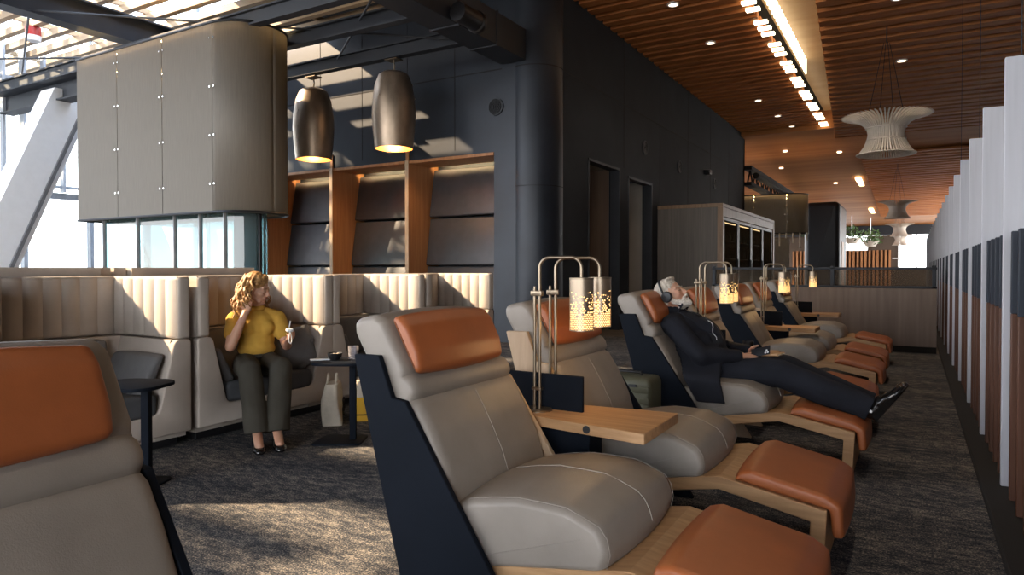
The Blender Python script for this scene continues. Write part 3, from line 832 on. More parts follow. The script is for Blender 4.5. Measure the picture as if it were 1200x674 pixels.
# ------------------------------------------------------------------ people
def rotm(yaw, pitch, roll=0):
    return (Matrix.Rotation(yaw, 3, 'Z') @ Matrix.Rotation(-pitch, 3, 'Y') @ Matrix.Rotation(roll, 3, 'X'))
class Head:
    def __init__(s, c, yaw, pitch, roll=0, k=1.0): s.c = Vector(c); s.R = rotm(yaw, pitch, roll); s.k = k
    def p(s, x, y, z): return s.c+s.R @ (Vector((x, y, z))*s.k)
    def ell(s, m, c, r, n=16, mm=10): m.ell(s.p(*c), mul(r, s.k), s.R, n, mm)
    def cap(s, m, a, ra, b, rb): m.cap(s.p(*a), ra*s.k, s.p(*b), rb*s.k)
    def skull(s, m, male):
        s.ell(m, (-0.012,0,0.035), (0.096,0.075,0.092)); s.ell(m, (0.025,0,-0.015), (0.066,0.064,0.085))
        s.ell(m, (0.040,0,-0.075), (0.046,0.047,0.040)); s.ell(m, (0.078,0,-0.102), (0.020,0.020,0.018))
        for y in (-1, 1):
            s.cap(m, (-0.005,y*0.050,-0.05), 0.024, (0.055,y*0.028,-0.095), 0.020)
            s.ell(m, (0.062,y*0.038,-0.028), (0.024,0.024,0.022)); s.cap(m, (0.082,y*0.012,0.022), 0.012, (0.070,y*0.048,0.024), 0.012)
            s.ell(m, (0.075,y*0.031,0.002), (0.013,0.016,0.011)); s.ell(m, (-0.005,y*0.074,-0.005), (0.020,0.010,0.032)); s.ell(m, (0.101,y*0.010,-0.037), (0.012,0.009,0.009))
        s.cap(m, (0.084,0,0.014), 0.010, (0.108,0,-0.030), 0.0135)
        s.ell(m, (0.091,0,-0.060), (0.012,0.022,0.007)); s.ell(m, (0.088,0,-0.073), (0.012,0.020,0.008))
def hand(m, wr, d, n, side, curl=0.5, spread=0.021, thumb=0.5, k=1.0):
    """palm and five bent fingers; d points along the hand, n to the side the fingers curl to, side=+1/-1 puts the thumb"""
    wr = Vector(wr); d = Vector(d).normalized(); n = Vector(n); n = (n-d*n.dot(d)).normalized(); s = d.cross(n)*side
    tips = []
    for i, L in enumerate((0.070,0.078,0.073,0.058)):
        b = wr+d*0.088*k*(1-0.05*abs(i-1.2))+s*(1.5-i)*spread*k
        m.cap(wr+s*(1.5-i)*0.011*k, 0.017*k, b, 0.0115*k, 10)
        p = b; a = curl[i] if isinstance(curl, (list, tuple)) else curl
        for j, f in enumerate((0.46,0.31,0.23)):
            th = a*(0.55+j*0.75); q = p+(d*math.cos(th)+n*math.sin(th))*L*f*k
            m.cap(p, (0.0098-0.0010*j)*k, q, (0.0090-0.0012*j)*k, 10); p = q
        tips.append(p)
    b = wr+d*0.025*k+s*0.020*k; q = b+(d*0.55+s*0.75+n*0.25*thumb).normalized()*0.045*k
    m.cap(b, 0.015*k, q, 0.0120*k, 10); p = q+(d*0.85+s*0.15+n*thumb).normalized()*0.034*k
    m.cap(q, 0.0115*k, p, 0.0100*k, 10); q = p+(d*0.9-s*0.15+n*thumb).normalized()*0.026*k; m.cap(p, 0.0100*k, q, 0.0078*k, 10)
    tips.append(q); return tips

# ---- woman, sitting diagonally in the booth, turned to the recliners
WR = math.radians(-33)
wo_ = thing('person', 'seated person with curly blond hair in a yellow knit top, one hand at the ear', 'person', (-4.86,3.94,0), WR)
hd = Head((0.045,0.0,1.182), math.radians(62), math.radians(-16), math.radians(4), 1.0)
m = MB(); hd.skull(m, False)
m.cap((-0.01,0,0.98), 0.056, (0.02,0.0,1.09), 0.050)
m.ell((0,0,0.55), (0.105,0.155,0.10)); m.ell((0,0,0.68), (0.09,0.125,0.12)); m.ell((0,0,0.86), (0.095,0.145,0.14)); m.cap((0,-0.13,0.925), 0.055, (0,0.13,0.925), 0.055)
SR, ER, WRi = (0,-0.172,0.915), (0.21,-0.225,0.715), (0.185,-0.105,0.985)
SLf, ELf, WLi = (0,0.172,0.915), (0.09,0.235,0.69), (0.285,0.205,0.745)
for S_, E_, W_ in ((SR,ER,WRi),(SLf,ELf,WLi)):
    m.cap(S_, 0.052, E_, 0.042); m.cap(E_, 0.043, tuple(np.array(E_)*0.6+np.array(W_)*0.4), 0.040); m.cap(tuple(np.array(E_)*0.6+np.array(W_)*0.4), 0.040, W_, 0.026)
ear = hd.p(-0.005,-0.086,-0.005)
dr = (ear+Vector((0.0,-0.01,0.0))-Vector(WRi)); hand(m, WRi, dr+Vector((0.05,0,0.02)), Vector((-0.7,0.4,0.1)), 1, [0.35,0.6,0.95,1.1], thumb=0.6, k=0.92)
tl = hand(m, WLi, (0.72,0.25,0.35), (-0.15,-0.3,0.95), -1, [0.75,0.8,0.85,0.9], thumb=0.9, k=0.92)
KN = [(0.48,-0.105,0.545),(0.47,0.135,0.545)]; AN = [(0.81,-0.085,0.115),(0.80,0.060,0.115)]
for (hx, kn, an) in (((0.02,-0.09,0.54),KN[0],AN[0]),((0.02,0.09,0.54),KN[1],AN[1])):
    m.cap(hx, 0.085, kn, 0.060); m.cap(kn, 0.058, tuple(np.array(kn)*0.65+np.array(an)*0.35), 0.056); m.cap(tuple(np.array(kn)*0.65+np.array(an)*0.35), 0.054, an, 0.036)
    m.cap(an, 0.036, (an[0]+0.13, an[1]+0.0, 0.045), 0.032)
blob('body', m, M['skinf'], wo_, 0.0052, 3)
# top
m = MB(); m.ell((0,0,0.665), (0.120,0.158,0.085)); m.ell((0,0,0.74), (0.113,0.148,0.14)); m.ell((0,0,0.87), (0.118,0.168,0.14)); m.cap((0,-0.135,0.925), 0.068, (0,0.135,0.925), 0.068)
for y in (-1, 1): m.cap((-0.01,0,0.985), 0.058, (0,y*0.13,0.945), 0.058)
for y in (-0.073, 0.073): m.ell((0.072,y,0.850), (0.056,0.064,0.068))
m.cap((-0.008,0,0.975), 0.066, (0.002,0,1.005), 0.058)
for S_, E_ in ((SR,ER),(SLf,ELf)):
    S2 = Vector(S_); E2 = Vector(E_); m.cap(S2, 0.075, S2.lerp(E2, 0.52), 0.069, 14)
def wrinkle(amp, f, seed=0):
    def g(c): return amp*(np.sin(f*c[:,2]+6*np.sin(9*c[:,1]+seed))*0.6+np.sin(f*0.7*(c[:,0]+c[:,1])+seed)*0.4)
    return g
blob('knit_top', m, M['yellow'], wo_, 0.008, 9, disp=wrinkle(0.0022, 46))
m = MB(); m.lathe([(0.066,0.995),(0.072,1.005),(0.069,1.028),(0.058,1.034),(0.055,1.02)], 26, (0.0,0,0), cap=False); obj('collar', m, M['yellow'], wo_)
# trousers
m = MB(); m.ell((0.0,0,0.535), (0.145,0.195,0.125)); m.ell((0,0,0.60), (0.122,0.160,0.06))
for (hx, kn, an) in (((0.03,-0.095,0.53),KN[0],AN[0]),((0.03,0.095,0.53),KN[1],AN[1])):
    kn = Vector(kn); an = Vector(an); m.cap(hx, 0.108, kn, 0.090, 16); e = kn.lerp(an, 1.08); m.cap(kn, 0.088, e, 0.092, 16)
blob('trousers', m, M['trousers'], wo_, 0.008, 5, disp=wrinkle(0.003, 30, 2), cut=[((0.76,0,0.105),(0.3,0,-1))])
obj('belt', MB().lathe([(0.124,0.575),(0.129,0.58),(0.129,0.605),(0.124,0.61)], 30), M['black'], wo_).scale = (1.0,1.33,1)
# loafers
def shoe(m, heel, toe, wd=0.046, up=Vector((0,0,1)), hh=0.085):
    heel = Vector(heel); toe = Vector(toe); d = (toe-heel).normalized(); s = up.cross(d); L = (toe-heel).length
    vs = []; n = 16
    secs = [(-0.02,0.55,0.75),(0.03,0.80,0.95),(0.12,0.84,1.0),(0.30,0.82,0.95),(0.45,0.90,0.80),(0.60,1.0,0.66),(0.75,1.02,0.55),(0.88,0.88,0.46),(0.96,0.62,0.38),(1.0,0.30,0.26)]
    for t_, w_, h_ in secs:
        c = heel+d*L*t_
        for k in range(n):
            a = 2*PI*k/n; x = math.cos(a)*wd*w_; z = math.sin(a)
            z = hh*h_*(0.42+0.58*z) if z > -0.55 else 0.0
            if z > 0 and math.sin(a) <= 0: z = max(0.0, hh*h_*0.42*(1+math.sin(a)/0.75))
            vs.append(c+s*x*(1.0 if z > 0.004 else 0.96)+up*z)
    fs = []; R_ = len(secs)
    for j in range(R_-1):
        for k in range(n):
            q = (k+1) % n; fs.append((j*n+k, j*n+q, (j+1)*n+q, (j+1)*n+k))
    fs.append(tuple(range(n-1,-1,-1))); fs.append(tuple((R_-1)*n+k for k in range(n)))
    m.add(vs, fs)
for an in AN:
    m = MB(); shoe(m, (an[0]-0.045,an[1],0.002), (an[0]+0.205,an[1]+0.0,0.002), 0.047); o = blob('shoe', m, M['shoe'], wo_, 0.004, 5)
# hair
m = MB(); hd.ell(m, (-0.022,0,0.050), (0.103,0.086,0.094)); hd.ell(m, (-0.055,0,-0.01), (0.078,0.086,0.10)); hd.cap(m, (0.045,0.0,0.112), 0.026, (0.035,0.06,0.075), 0.022); hd.cap(m, (0.04,-0.01,0.110), 0.024, (0.022,-0.075,0.055), 0.022)
for k in range(84):
    a = rnd.uniform(-1.80, 1.70)+PI; rr = rnd.uniform(0.082, 0.116)
    st = hd.p(0.0+rr*1.0*math.cos(a)-0.02, rr*0.95*math.sin(a), rnd.uniform(0.0,0.10))
    L = rnd.uniform(0.22,0.33); P = []; ph = rnd.uniform(0, 6.28); am = rnd.uniform(0.010,0.022); out = (st-hd.c); out.z = 0; out.normalize()
    for j in range(15):
        u = j/14; q = st+Vector((0,0,-L*u))+out*(0.075*math.sin(u*2.2))
        q += Vector((math.cos(ph+u*15), math.sin(ph+u*15), 0))*am*min(1, u*3); P.append(q)
    m.tube(P, [0.0105*(1-0.5*j/14) for j in range(15)], 7)
blob('hair', m, M['hairblond'], wo_, 0.005, 1, disp=lambda c: 0.002*np.sin(160*c[:,0]+40*c[:,2])*np.sin(140*c[:,1]))
m = MB()
for y in (-1, 1): hd.cap(m, (0.092,y*0.016,0.023), 0.003, (0.080,y*0.046,0.024), 0.0025)
obj('eyebrow', m, M['hairblond'], wo_)
m = MB()
for y in (-1, 1): hd.cap(m, (0.087,y*0.020,-0.002), 0.0022, (0.080,y*0.042,-0.002), 0.0022)
obj('eyelash', m, M['eye'], wo_)
m = MB(); hd.ell(m, (0.099,0,-0.060), (0.006,0.020,0.0055)); hd.ell(m, (0.096,0,-0.071), (0.006,0.017,0.006)); obj('lips', m, M['lip'], wo_)
# case with a wrist strap in her hand
Mw = Matrix.Translation((-4.86,3.94,0)) @ Matrix.Rotation(WR, 4, 'Z')
pc = Mw @ (sum((Vector(x) for x in tl[:4]), Vector())/4+Vector((-0.005,-0.005,0.012)))
t = thing('earbud_case', 'small white case with a strap loop in the woman\'s hand', 'case', pc, WR)
m = MB(); m.rbox(-0.038,0.038,-0.028,0.028,-0.014,0.014,0.012,4); obj('body', m, M['whiteplastic'], t)
m = MB(); m.tube([(0.035+0.012*math.sin(PI*k/12), 0.012*math.sin(2*PI*k/12), -0.005-0.10*math.sin(PI*k/12)) for k in range(13)], 0.004, 6); m.tube([(-0.02,0.0,0.012),(-0.03,0.01,0.05),(-0.035,0.012,0.075)], 0.005, 6); obj('strap', m, M['whiteplastic'], t)

# ---- man, lying back in his recliner
MY = SEATS[3]
ma = thing('person', 'bearded person in a dark suit and headphones lying back on a recliner', 'person', (XR,MY,0))
hm = Head((-0.428,-0.02,1.142), math.radians(-6), math.radians(30), 0, 1.06)
m = MB(); hm.skull(m, True)
m.cap((-0.375,0,0.975), 0.062, (-0.415,-0.01,1.08), 0.060)
m.ell((-0.14,0,0.61), (0.13,0.18,0.13)); m.ell((-0.24,0,0.79), (0.10,0.15,0.15)); m.ell((-0.32,0,0.87), (0.10,0.16,0.10)); m.cap((-0.365,-0.15,0.94), 0.06, (-0.365,0.15,0.94), 0.06)
MS, ME, MW = [(-0.365,-0.20,0.925),(-0.365,0.20,0.925)], [(-0.12,-0.285,0.715),(-0.12,0.27,0.715)], [(0.125,-0.135,0.715),(0.15,0.10,0.725)]
for S_, E_, W_ in zip(MS, ME, MW): m.cap(S_, 0.055, E_, 0.045); m.cap(E_, 0.046, W_, 0.030)
hand(m, MW[0], (0.85,0.50,-0.02), (0.15,0.10,-1), 1, [0.35,0.45,0.5,0.55], thumb=-0.2, k=1.05)
hand(m, MW[1], (0.82,-0.52,0.06), (0.3,0.3,0.9), 1, [0.5,0.6,0.7,0.8], thumb=0.35, k=1.05)
MK = [(0.385,-0.10,0.605),(0.395,0.12,0.61)]; MA = [(0.915,-0.085,0.415),(0.93,0.075,0.410)]
for h_, k_, a_ in zip([(-0.11,-0.095,0.60),(-0.11,0.095,0.60)], MK, MA):
    m.cap(h_, 0.095, k_, 0.065); k2 = Vector(k_); a2 = Vector(a_); m.cap(k2, 0.062, k2.lerp(a2, 0.4), 0.060); m.cap(k2.lerp(a2, 0.4), 0.058, a2, 0.040); m.cap(a2, 0.040, a2+Vector((0.035,0,-0.02)), 0.036)
blob('body', m, M['skinm'], ma, 0.0055, 3)
# jacket, shirt, trousers
m = MB(); m.ell((-0.15,0,0.655), (0.155,0.205,0.13)); m.ell((-0.21,0,0.76), (0.150,0.200,0.17)); m.ell((-0.305,0,0.875), (0.150,0.215,0.14)); m.cap((-0.365,-0.165,0.935), 0.082, (-0.365,0.165,0.935), 0.082)
m.cap((-0.375,0,0.965), 0.090, (-0.405,0,1.02), 0.076)
for S_, E_, W_ in zip(MS, ME, MW):
    E2 = Vector(E_); W2 = Vector(W_); m.cap(S_, 0.088, E_, 0.070, 16); m.cap(E_, 0.070, E2.lerp(W2, 0.88), 0.050, 16)
for sg in (-1, 1):      # skirts of the jacket spread over the seat, the near one falling over its side
    o_ = [(0.13,0.80),(0.19,0.77),(0.235,0.69),(0.31,0.625),(0.375,0.592),(0.402,0.56),(0.408,0.40)]; i_ = [(0.385,0.40),(0.378,0.545),(0.36,0.570),(0.30,0.598),(0.215,0.66),(0.165,0.74),(0.11,0.76)]
    if sg > 0: o_ = o_[:4]; i_ = i_[3:]
    q = MB(); q.prism([(sg*a, b) for a, b in o_+i_], -0.26, 0.02, 'x')
    m.merge(MB().add([(x+(0.62-z)*0.26 if x > 0 else x+(0.62-z)*0.62, y, z) for x, y, z in q.v], q.f))
jk = blob('jacket', m, M['suit'], ma, 0.009, 4, disp=wrinkle(0.0035, 34, 1))
m = MB(); m.ell((-0.165,0,0.80), (0.140,0.115,0.20), Matrix.Rotation(-0.5, 3, 'Y')); m.ell((-0.10,0,0.685), (0.125,0.13,0.10)); m.cap((-0.385,0,0.99), 0.070, (-0.415,0,1.045), 0.066); sh_ = blob('shirt', m, M['shirt'], ma, 0.008, 3)
from mathutils.bvhtree import BVHTree
vv = []; ff = []
for o in (jk, sh_):
    b_ = len(vv); vv += [tuple(v.co) for v in o.data.vertices]; ff += [tuple(q+b_ for q in p.vertices) for p in o.data.polygons]
bv = BVHTree.FromPolygons(vv, ff)
def on_chest(s_, y, off):
    p = Vector((A0.x, y, A0.y))+Vector((T.x, 0, T.y))*s_; n_ = Vector((NR.x, 0, NR.y))
    h = bv.ray_cast(p+n_*0.7, -n_)[0]
    return (h if h is not None else p+n_*0.2)+n_*off
for sg in (-1, 1):
    m = MB(); A_ = []; B_ = []
    for k in range(13):
        u = k/12; s_ = 0.19+0.34*u
        A_.append((s_, sg*(0.052+0.012*u))); B_.append((s_, sg*(0.052+0.012*u+0.075*math.sin(PI*min(1, 0.12+u*0.9))**0.7)))
    vs = [on_chest(a, b, o) for o in (0.009, 0.001) for L_ in (A_, B_) for a, b in L_]; n = 13; fs = []
    for k in range(12):
        fs += [(k,k+1,n+k+1,n+k), (2*n+k,3*n+k,3*n+k+1,2*n+k+1), (k,2*n+k,2*n+k+1,k+1), (n+k,n+k+1,3*n+k+1,3*n+k)]
    fs += [(0,n,3*n,2*n), (n-1,3*n-1,4*n-1,2*n-1)]
    m.add(vs, fs); obj('lapel', m, M['suit2'], ma)
m = MB(); m.tube([on_chest(0.21+0.03*k, -0.012-0.002*k, 0.004) for k in range(13)], 0.0032, 6); obj('zip', m, M['chrome'], ma)
m = MB(); m.tube([on_chest(0.40+0.02*k, -0.045-0.006*k+0.01*math.sin(k), 0.008) for k in range(9)], 0.0026, 6); obj('cord', m, M['whiteplastic'], ma)
m = MB(); m.ell((-0.12,0,0.61), (0.15,0.20,0.125))
for h_, k_, a_ in zip([(-0.09,-0.10,0.60),(-0.09,0.10,0.60)], MK, MA):
    k2 = Vector(k_); a2 = Vector(a_); m.cap(h_, 0.122, k2, 0.100, 16); m.cap(k2, 0.100, k2.lerp(a2, 0.5), 0.098, 16); m.cap(k2.lerp(a2, 0.5), 0.098, k2.lerp(a2, 1.06), 0.090, 16)
blob('trousers', m, M['suit2'], ma, 0.009, 4, disp=wrinkle(0.004, 28, 4), cut=[((0.95,0,0.39),(0.93,0,-0.36))])
for i, a_ in enumerate(MA):
    m = MB(); hl = Vector(a_)+Vector((0.055,0,-0.115)); d = Vector((0.58,-0.02,0.81)).normalized(); up = Vector((-0.81,0,0.58)).normalized()
    hl = Vector(a_)+Vector((0.085,0,-0.085))
    shoe(m, hl, hl+d*0.295, 0.058, up, 0.115); m.cap(Vector(a_)+Vector((0.0,0,0.0)), 0.050, Vector(a_)+Vector((0.05,0,-0.03)), 0.050)
    blob('shoe', m, M['shoe'], ma, 0.004, 6)
# hair and beard
m = MB(); hm.ell(m, (-0.020,0,0.052), (0.098,0.080,0.086)); hm.ell(m, (-0.055,0,0.01), (0.068,0.078,0.075)); hm.ell(m, (0.035,0,0.108), (0.045,0.055,0.020))
blob('hair', m, M['hairgrey'], ma, 0.006, 2, disp=lambda c: 0.0025*np.sin(190*c[:,0]+60*c[:,2])*np.sin(150*c[:,1]+30*c[:,2]))
m = MB()
for sg in (-1, 1):
    hm.cap(m, (0.0,sg*0.067,-0.02), 0.014, (0.02,sg*0.058,-0.065), 0.020); hm.cap(m, (0.02,sg*0.058,-0.065), 0.020, (0.065,sg*0.034,-0.095), 0.024); hm.cap(m, (0.065,sg*0.034,-0.095), 0.024, (0.090,0,-0.112), 0.024)
    hm.cap(m, (0.104,sg*0.006,-0.048), 0.010, (0.085,sg*0.030,-0.066), 0.011); hm.cap(m, (0.085,sg*0.030,-0.066), 0.012, (0.072,sg*0.034,-0.09), 0.018)
hm.ell(m, (0.076,0,-0.112), (0.026,0.030,0.022)); hm.ell(m, (0.094,0,-0.085), (0.014,0.020,0.012)); hm.ell(m, (0.035,0,-0.11), (0.04,0.04,0.022))
blob('beard', m, M['beard'], ma, 0.005, 2, disp=lambda c: 0.0022*np.sin(210*c[:,0])*np.sin(200*c[:,2]+100*c[:,1]))
m = MB()
for y in (-1, 1): hm.cap(m, (0.094,y*0.015,0.024), 0.0055, (0.080,y*0.048,0.026), 0.004)
obj('eyebrow', m, M['hairgrey'], ma)
m = MB()
for y in (-1, 1): hm.cap(m, (0.088,y*0.021,-0.003), 0.0018, (0.081,y*0.042,-0.003), 0.0018)
obj('eyelash', m, M['eye'], ma)
# headphones
t = thing('headphones', 'dark over-ear headphones on the bearded man', 'headphones', (XR,MY,0))
R4 = hm.R.to_4x4(); R4.translation = hm.c
for sg in (-1, 1):
    q = MB(); q.lathe([(0.0,-0.004),(0.038,-0.004),(0.043,0.004),(0.043,0.022),(0.036,0.030),(0.0,0.032)], 28, axis='y', cap=False)
    mm = MB(); mm.merge(q, R4 @ Matrix.Translation((-0.004*1.0,sg*0.082,-0.010)) @ Matrix.Scale(sg, 4, (0,1,0))); obj('ear_cup', mm, M['fardark'], t)
m = MB(); m.tube([hm.p(-0.012-0.012*math.sin(PI*k/16), 0.100*math.cos(PI*k/16), -0.0+0.142*math.sin(PI*k/16)) for k in range(17)], 0.0085, 8); obj('headband', m, M['fardark'], t)
# phone and wallet in his hands, mug on the table
t = thing('phone', 'dark phone with three camera lenses held by the bearded man', 'phone', (XR+0.245,MY-0.055,0.745), 0)
t.rotation_euler = (0.95,-0.30,-0.25)
m = MB(); m.rbox(-0.075,0.075,-0.037,0.037,-0.004,0.004,0.004,2); obj('body', m, M['fardark'], t)
m = MB(); m.rbox(0.034,0.072,-0.034,0.006,0.004,0.0065,0.001,1); obj('camera_plate', m, M['darkmetal'], t)
m = MB()
for x, y in ((0.044,-0.024),(0.062,-0.024),(0.053,-0.006)): m.lathe([(0.0075,0.006),(0.0075,0.0095)], 16, (x,y,0))
obj('lens', m, M['whiteplastic'], t)
t = thing('travel_wallet', 'brown wallet held under the phone by the bearded man', 'wallet', (XR+0.315,MY-0.035,0.730), -0.35); t.rotation_euler = (0.1,-0.08,-0.4)
m = MB(); m.rbox(-0.085,0.085,-0.05,0.05,-0.008,0.008,0.006,2); obj('cover', m, M['oak'], t); m = MB(); m.rbox(-0.08,0.087,-0.046,0.046,-0.003,0.003,0.002,1); obj('pages', m, M['cotton'], t)
t = thing('mug', 'dark metallic mug on the table beyond the bearded man', 'mug', (-1.20,6.00,0.651), 2.6)
m = MB(); m.lathe([(0.0,0.0),(0.040,0.0),(0.044,0.006),(0.044,0.085),(0.041,0.085),(0.040,0.008),(0.0,0.008)], 28, cap=False); obj('cup', m, M['darkmetal'], t)
m = MB(); m.tube([(0.042+0.030*math.sin(PI*k/10), 0, 0.066-0.046*k/10) for k in range(11)], 0.006, 8); obj('handle', m, M['darkmetal'], t)

# suitcase
t = thing('suitcase', 'olive ribbed hard-shell suitcase standing behind the recliners', 'suitcase', (-1.73,4.60,0), 0.0)
m = MB(); pr = fillet([(-0.20,0.055),(0.20,0.055),(0.20,0.60),(-0.20,0.60)], 0.05, 5); m.prism(pr, -0.13, 0.13, 'y', 0.045, 5); obj('shell', m, M['olive'], t)
m = MB()
for k in range(6): z = 0.12+0.075*k; m.rbox(-0.185,0.185,-0.1365,0.1365,z,z+0.045,0.007,2)
obj('ribs', m, M['olive'], t)
m = MB(); m.tube([(-0.09,0,0.598),(-0.085,0,0.622),(0.085,0,0.622),(0.09,0,0.598)], 0.010, 8); obj('handle', m, M['black'], t)
m = MB(); m.rbox(0.04,0.10,-0.142,-0.1366,0.535,0.555,0.002,1); obj('badge', m, M['darkmetal'], t)
m = MB(); m.tube([(-0.203,-0.09,0.10),(-0.203,-0.09,0.57),(-0.17,-0.09,0.605),(-0.12,-0.09,0.606)], 0.006, 6); obj('strap', m, M['black'], t)
for x in (-0.15,0.15):
    for y in (-0.085,0.085):
        m = MB(); m.lathe([(0.024,-0.012),(0.028,-0.006),(0.028,0.006),(0.024,0.012)], 18, (x,y,0.028), axis='y'); m.box(x-0.012,x+0.012,y-0.02,y+0.02,0.035,0.07); obj('wheel', m, M['black'], t)

# ------------------------------------------------------------------ drum screen and glass enclosure
def drum(name, label, x0, x1, y0, yb, r, z0, z1, npan):
    t = thing(name, label, 'screen', ((x0+x1)/2, y0, 0)); ox, oy = (x0+x1)/2, y0
    def L(x, y): return (x-ox, y-oy)
    path = [L(x0, yb), L(x0, y0)]
    flats = [x0+(x1-x0)*k/npan for k in range(npan+1)]
    def panel(pts, i):
        m = MB(); vs = []; fs = []
        for p in pts: vs += [(p[0],p[1],z0),(p[0],p[1],z1)]
        for j in range(len(pts)-1): fs.append((2*j,2*j+2,2*j+3,2*j+1))
        m.add(vs, fs); o = obj('mesh_panel', m, M['mesh'], t, smooth=len(pts) > 3)
        k = o.modifiers.new('thickness', 'SOLIDIFY'); k.thickness = 0.006; return o
    for i in range(npan): panel([L(flats[i]+0.008, y0), L(flats[i+1]-0.008, y0)], i)
    arc = [L(x1+r*math.sin(PI*k/28), y0+r-r*math.cos(PI*k/28)) for k in range(29)]; yb = y0+2*r
    panel(arc[:15], 0); panel(arc[14:], 0)
    panel([L(x1-0.01, yb), L(x0, yb)], 0)
    panel([L(x0, yb), L(x0, y0+0.008)], 0)
    m = MB()
    for f in flats[1:]:
        for z in [z0+0.45+(z1-z0-0.7)*k/3 for k in range(4)]:
            for d in (-0.05, 0.05):
                q = L(f+d, y0); m.lathe([(0.016,0.0),(0.016,0.012),(0.010,0.018)], 10, (q[0],q[1]-0.02,z), axis='y')
    obj('fixing', m, M['chrome'], t)
    loop = [L(x0, y0), L(x1, y0)]+arc[1:]+[L(x0, yb)]
    for z in (z1, z0): obj('rim', MB().tube([(p[0],p[1],z) for p in loop], 0.022, 8, True), M['darkmetal'], t)
    def inset(p, d=0.07): c = L((x0+x1)/2, (y0+yb)/2); return (p[0]+d*(1 if p[0] < c[0] else -1), p[1]+d*(1 if p[1] < c[1] else -1))
    m = MB(); m.tube([(*inset(p), z1-0.05) for p in loop], 0.015, 6, True); obj('light_strip', m, M['warmled'], t)
    m = MB(); m.prism(fillet([L(x0+.1,y0+.1),L(x1+r-.1,y0+.1),L(x1+r-.1,yb-.1),L(x0+.1,yb-.1)], [0,r-.11,r-.11,0], 8), z1-0.02, z1, 'z'); obj('top_plate', m, M['steel'], t)
    for f in flats[0:1]+flats[1:]:
        q = L(f, y0+0.12); m = MB(); m.tube([(q[0],q[1],z0),(q[0],q[1],z1)], 0.012, 6); obj('hanger_rod', m, M['darkmetal'], t)
    return t
dr_ = drum('mesh_drum', 'large woven metal mesh drum screen hung over the glass enclosure', -13.65, -9.65, 7.0, 8.3, 0.65, 2.26, 5.28, 3)
t = thing('glass_enclosure', 'teal glass enclosure standing under the big mesh drum', 'enclosure', (-11,8.5,0))
def gp(pts, z0, z1, name='pane', mat='tealglass', th=0.012):
    m = MB(); vs = []; fs = []
    for p in pts: vs += [(p[0]+11,p[1]-8.5,z0),(p[0]+11,p[1]-8.5,z1)]
    for j in range(len(pts)-1): fs.append((2*j,2*j+2,2*j+3,2*j+1))
    m.add(vs, fs); o = obj(name, m, M[mat], t); return o
xs = [-13.3,-12.2,-11.1,-10.4,-9.75]
for a, b in zip(xs[:-1], xs[1:]): gp([(a+0.02,7.3),(b-0.02,7.3)], 0.08, 2.95)
gp([(-9.73+0.36*math.sin(PI*k/14), 7.66-0.36*math.cos(PI*k/14)) for k in range(15)], 0.08, 2.95)
gp([(-9.73,8.02),(-13.3,8.02)], 0.08, 2.95)
gp([(-13.3,8.0),(-13.3,7.32)], 0.08, 2.95)
for x in xs: obj('mullion', MB().rbox(x+11-0.016,x+11+0.016,-1.24,-1.16,0.0,2.98,0.008,1), M['winmetal'], t)
obj('mullion', MB().rbox(1.60,1.66,-0.86,-0.80,0.0,2.98,0.008,1), M['darkmetal'], t)
m = MB(); m.box(-2.3,1.3,-1.24,-1.16,0,0.08); m.box(-2.3,1.3,-1.24,-1.16,2.92,2.98); obj('rail', m, M['darkmetal'], t)
obj('inner_door', MB().rbox(0.6,1.2,-0.55,-0.50,0,2.9,0.005,1), M['fardark'], t)

# ------------------------------------------------------------------ roof steel
def beam(name, label, a, b, h=0.30, wd=0.18, flange=True):
    a = Vector(a); b = Vector(b); c = (a+b)/2; d = (b-a); L = d.length; ax = 'x' if abs(d.x) > abs(d.y) else 'y'
    pr = [(-wd/2,-h/2),(wd/2,-h/2),(wd/2,-h/2+0.03),(0.02,-h/2+0.03),(0.02,h/2-0.03),(wd/2,h/2-0.03),(wd/2,h/2),(-wd/2,h/2),(-wd/2,h/2-0.03),(-0.02,h/2-0.03),(-0.02,-h/2+0.03),(-wd/2,-h/2+0.03)]
    m = MB(); m.prism(pr, -L/2, L/2, ax)
    return props(obj(name, m, M['steel'], loc=c, ang=20), label, 'beam', 'roof steelwork')
beam('roof_beam', 'heavy dark steel roof beam running to the mesh drum', (-13.0,3.0,5.92), (-13.0,10.6,5.92), 0.5, 0.34)
beam('roof_beam', 'dark steel beam crossing above the drum top, uppermost at the duct', (-18,7.35,5.35), (-6.5,7.35,5.35), 0.26, 0.16)
beam('roof_beam', 'dark steel beam behind the drum, middle of the three crossing beams', (-13,8.3,5.30), (-6.5,8.3,5.30), 0.26, 0.16)
beam('roof_beam', 'dark steel beam that the two barrel pendants hang from', (-18,9.65,5.30), (-6.5,9.65,5.30), 0.26, 0.16)
beam('roof_beam', 'broad dark steel beam across the window end of the roof', (-17.8,7.6,5.05), (-13.9,7.6,5.05), 0.42, 0.3)
m = MB()
for a, b in (((-13,5.9,5.75),(-6.5,9.6,5.2)), ((-6.5,7.4,5.35),(-9.5,9.6,5.35)), ((-17.5,5.9,5.6),(-13.2,8.2,5.6)), ((-17.5,7.8,5.75),(-13.2,6.0,5.75))):
    m.tube([a, b], 0.018, 6)
props(obj('tie_rod', m, M['steel']), 'thin dark steel tie rods crossing between the roof beams', 'tie rod')
t = thing('air_duct', 'square dark air duct running into the dark wall by the round corner column', 'duct', (-6.25,8.3,5.35))
m = MB(); m.rbox(-0.26,0.26,-3.3,2.38,-0.28,0.28,0.01,1); obj('body', m, M['steel'], t)
for y in (-1.6,0.3,1.4): obj('flange', MB().rbox(-0.28,0.28,y-0.03,y+0.03,-0.30,0.30,0.01,1), M['steel'], t)
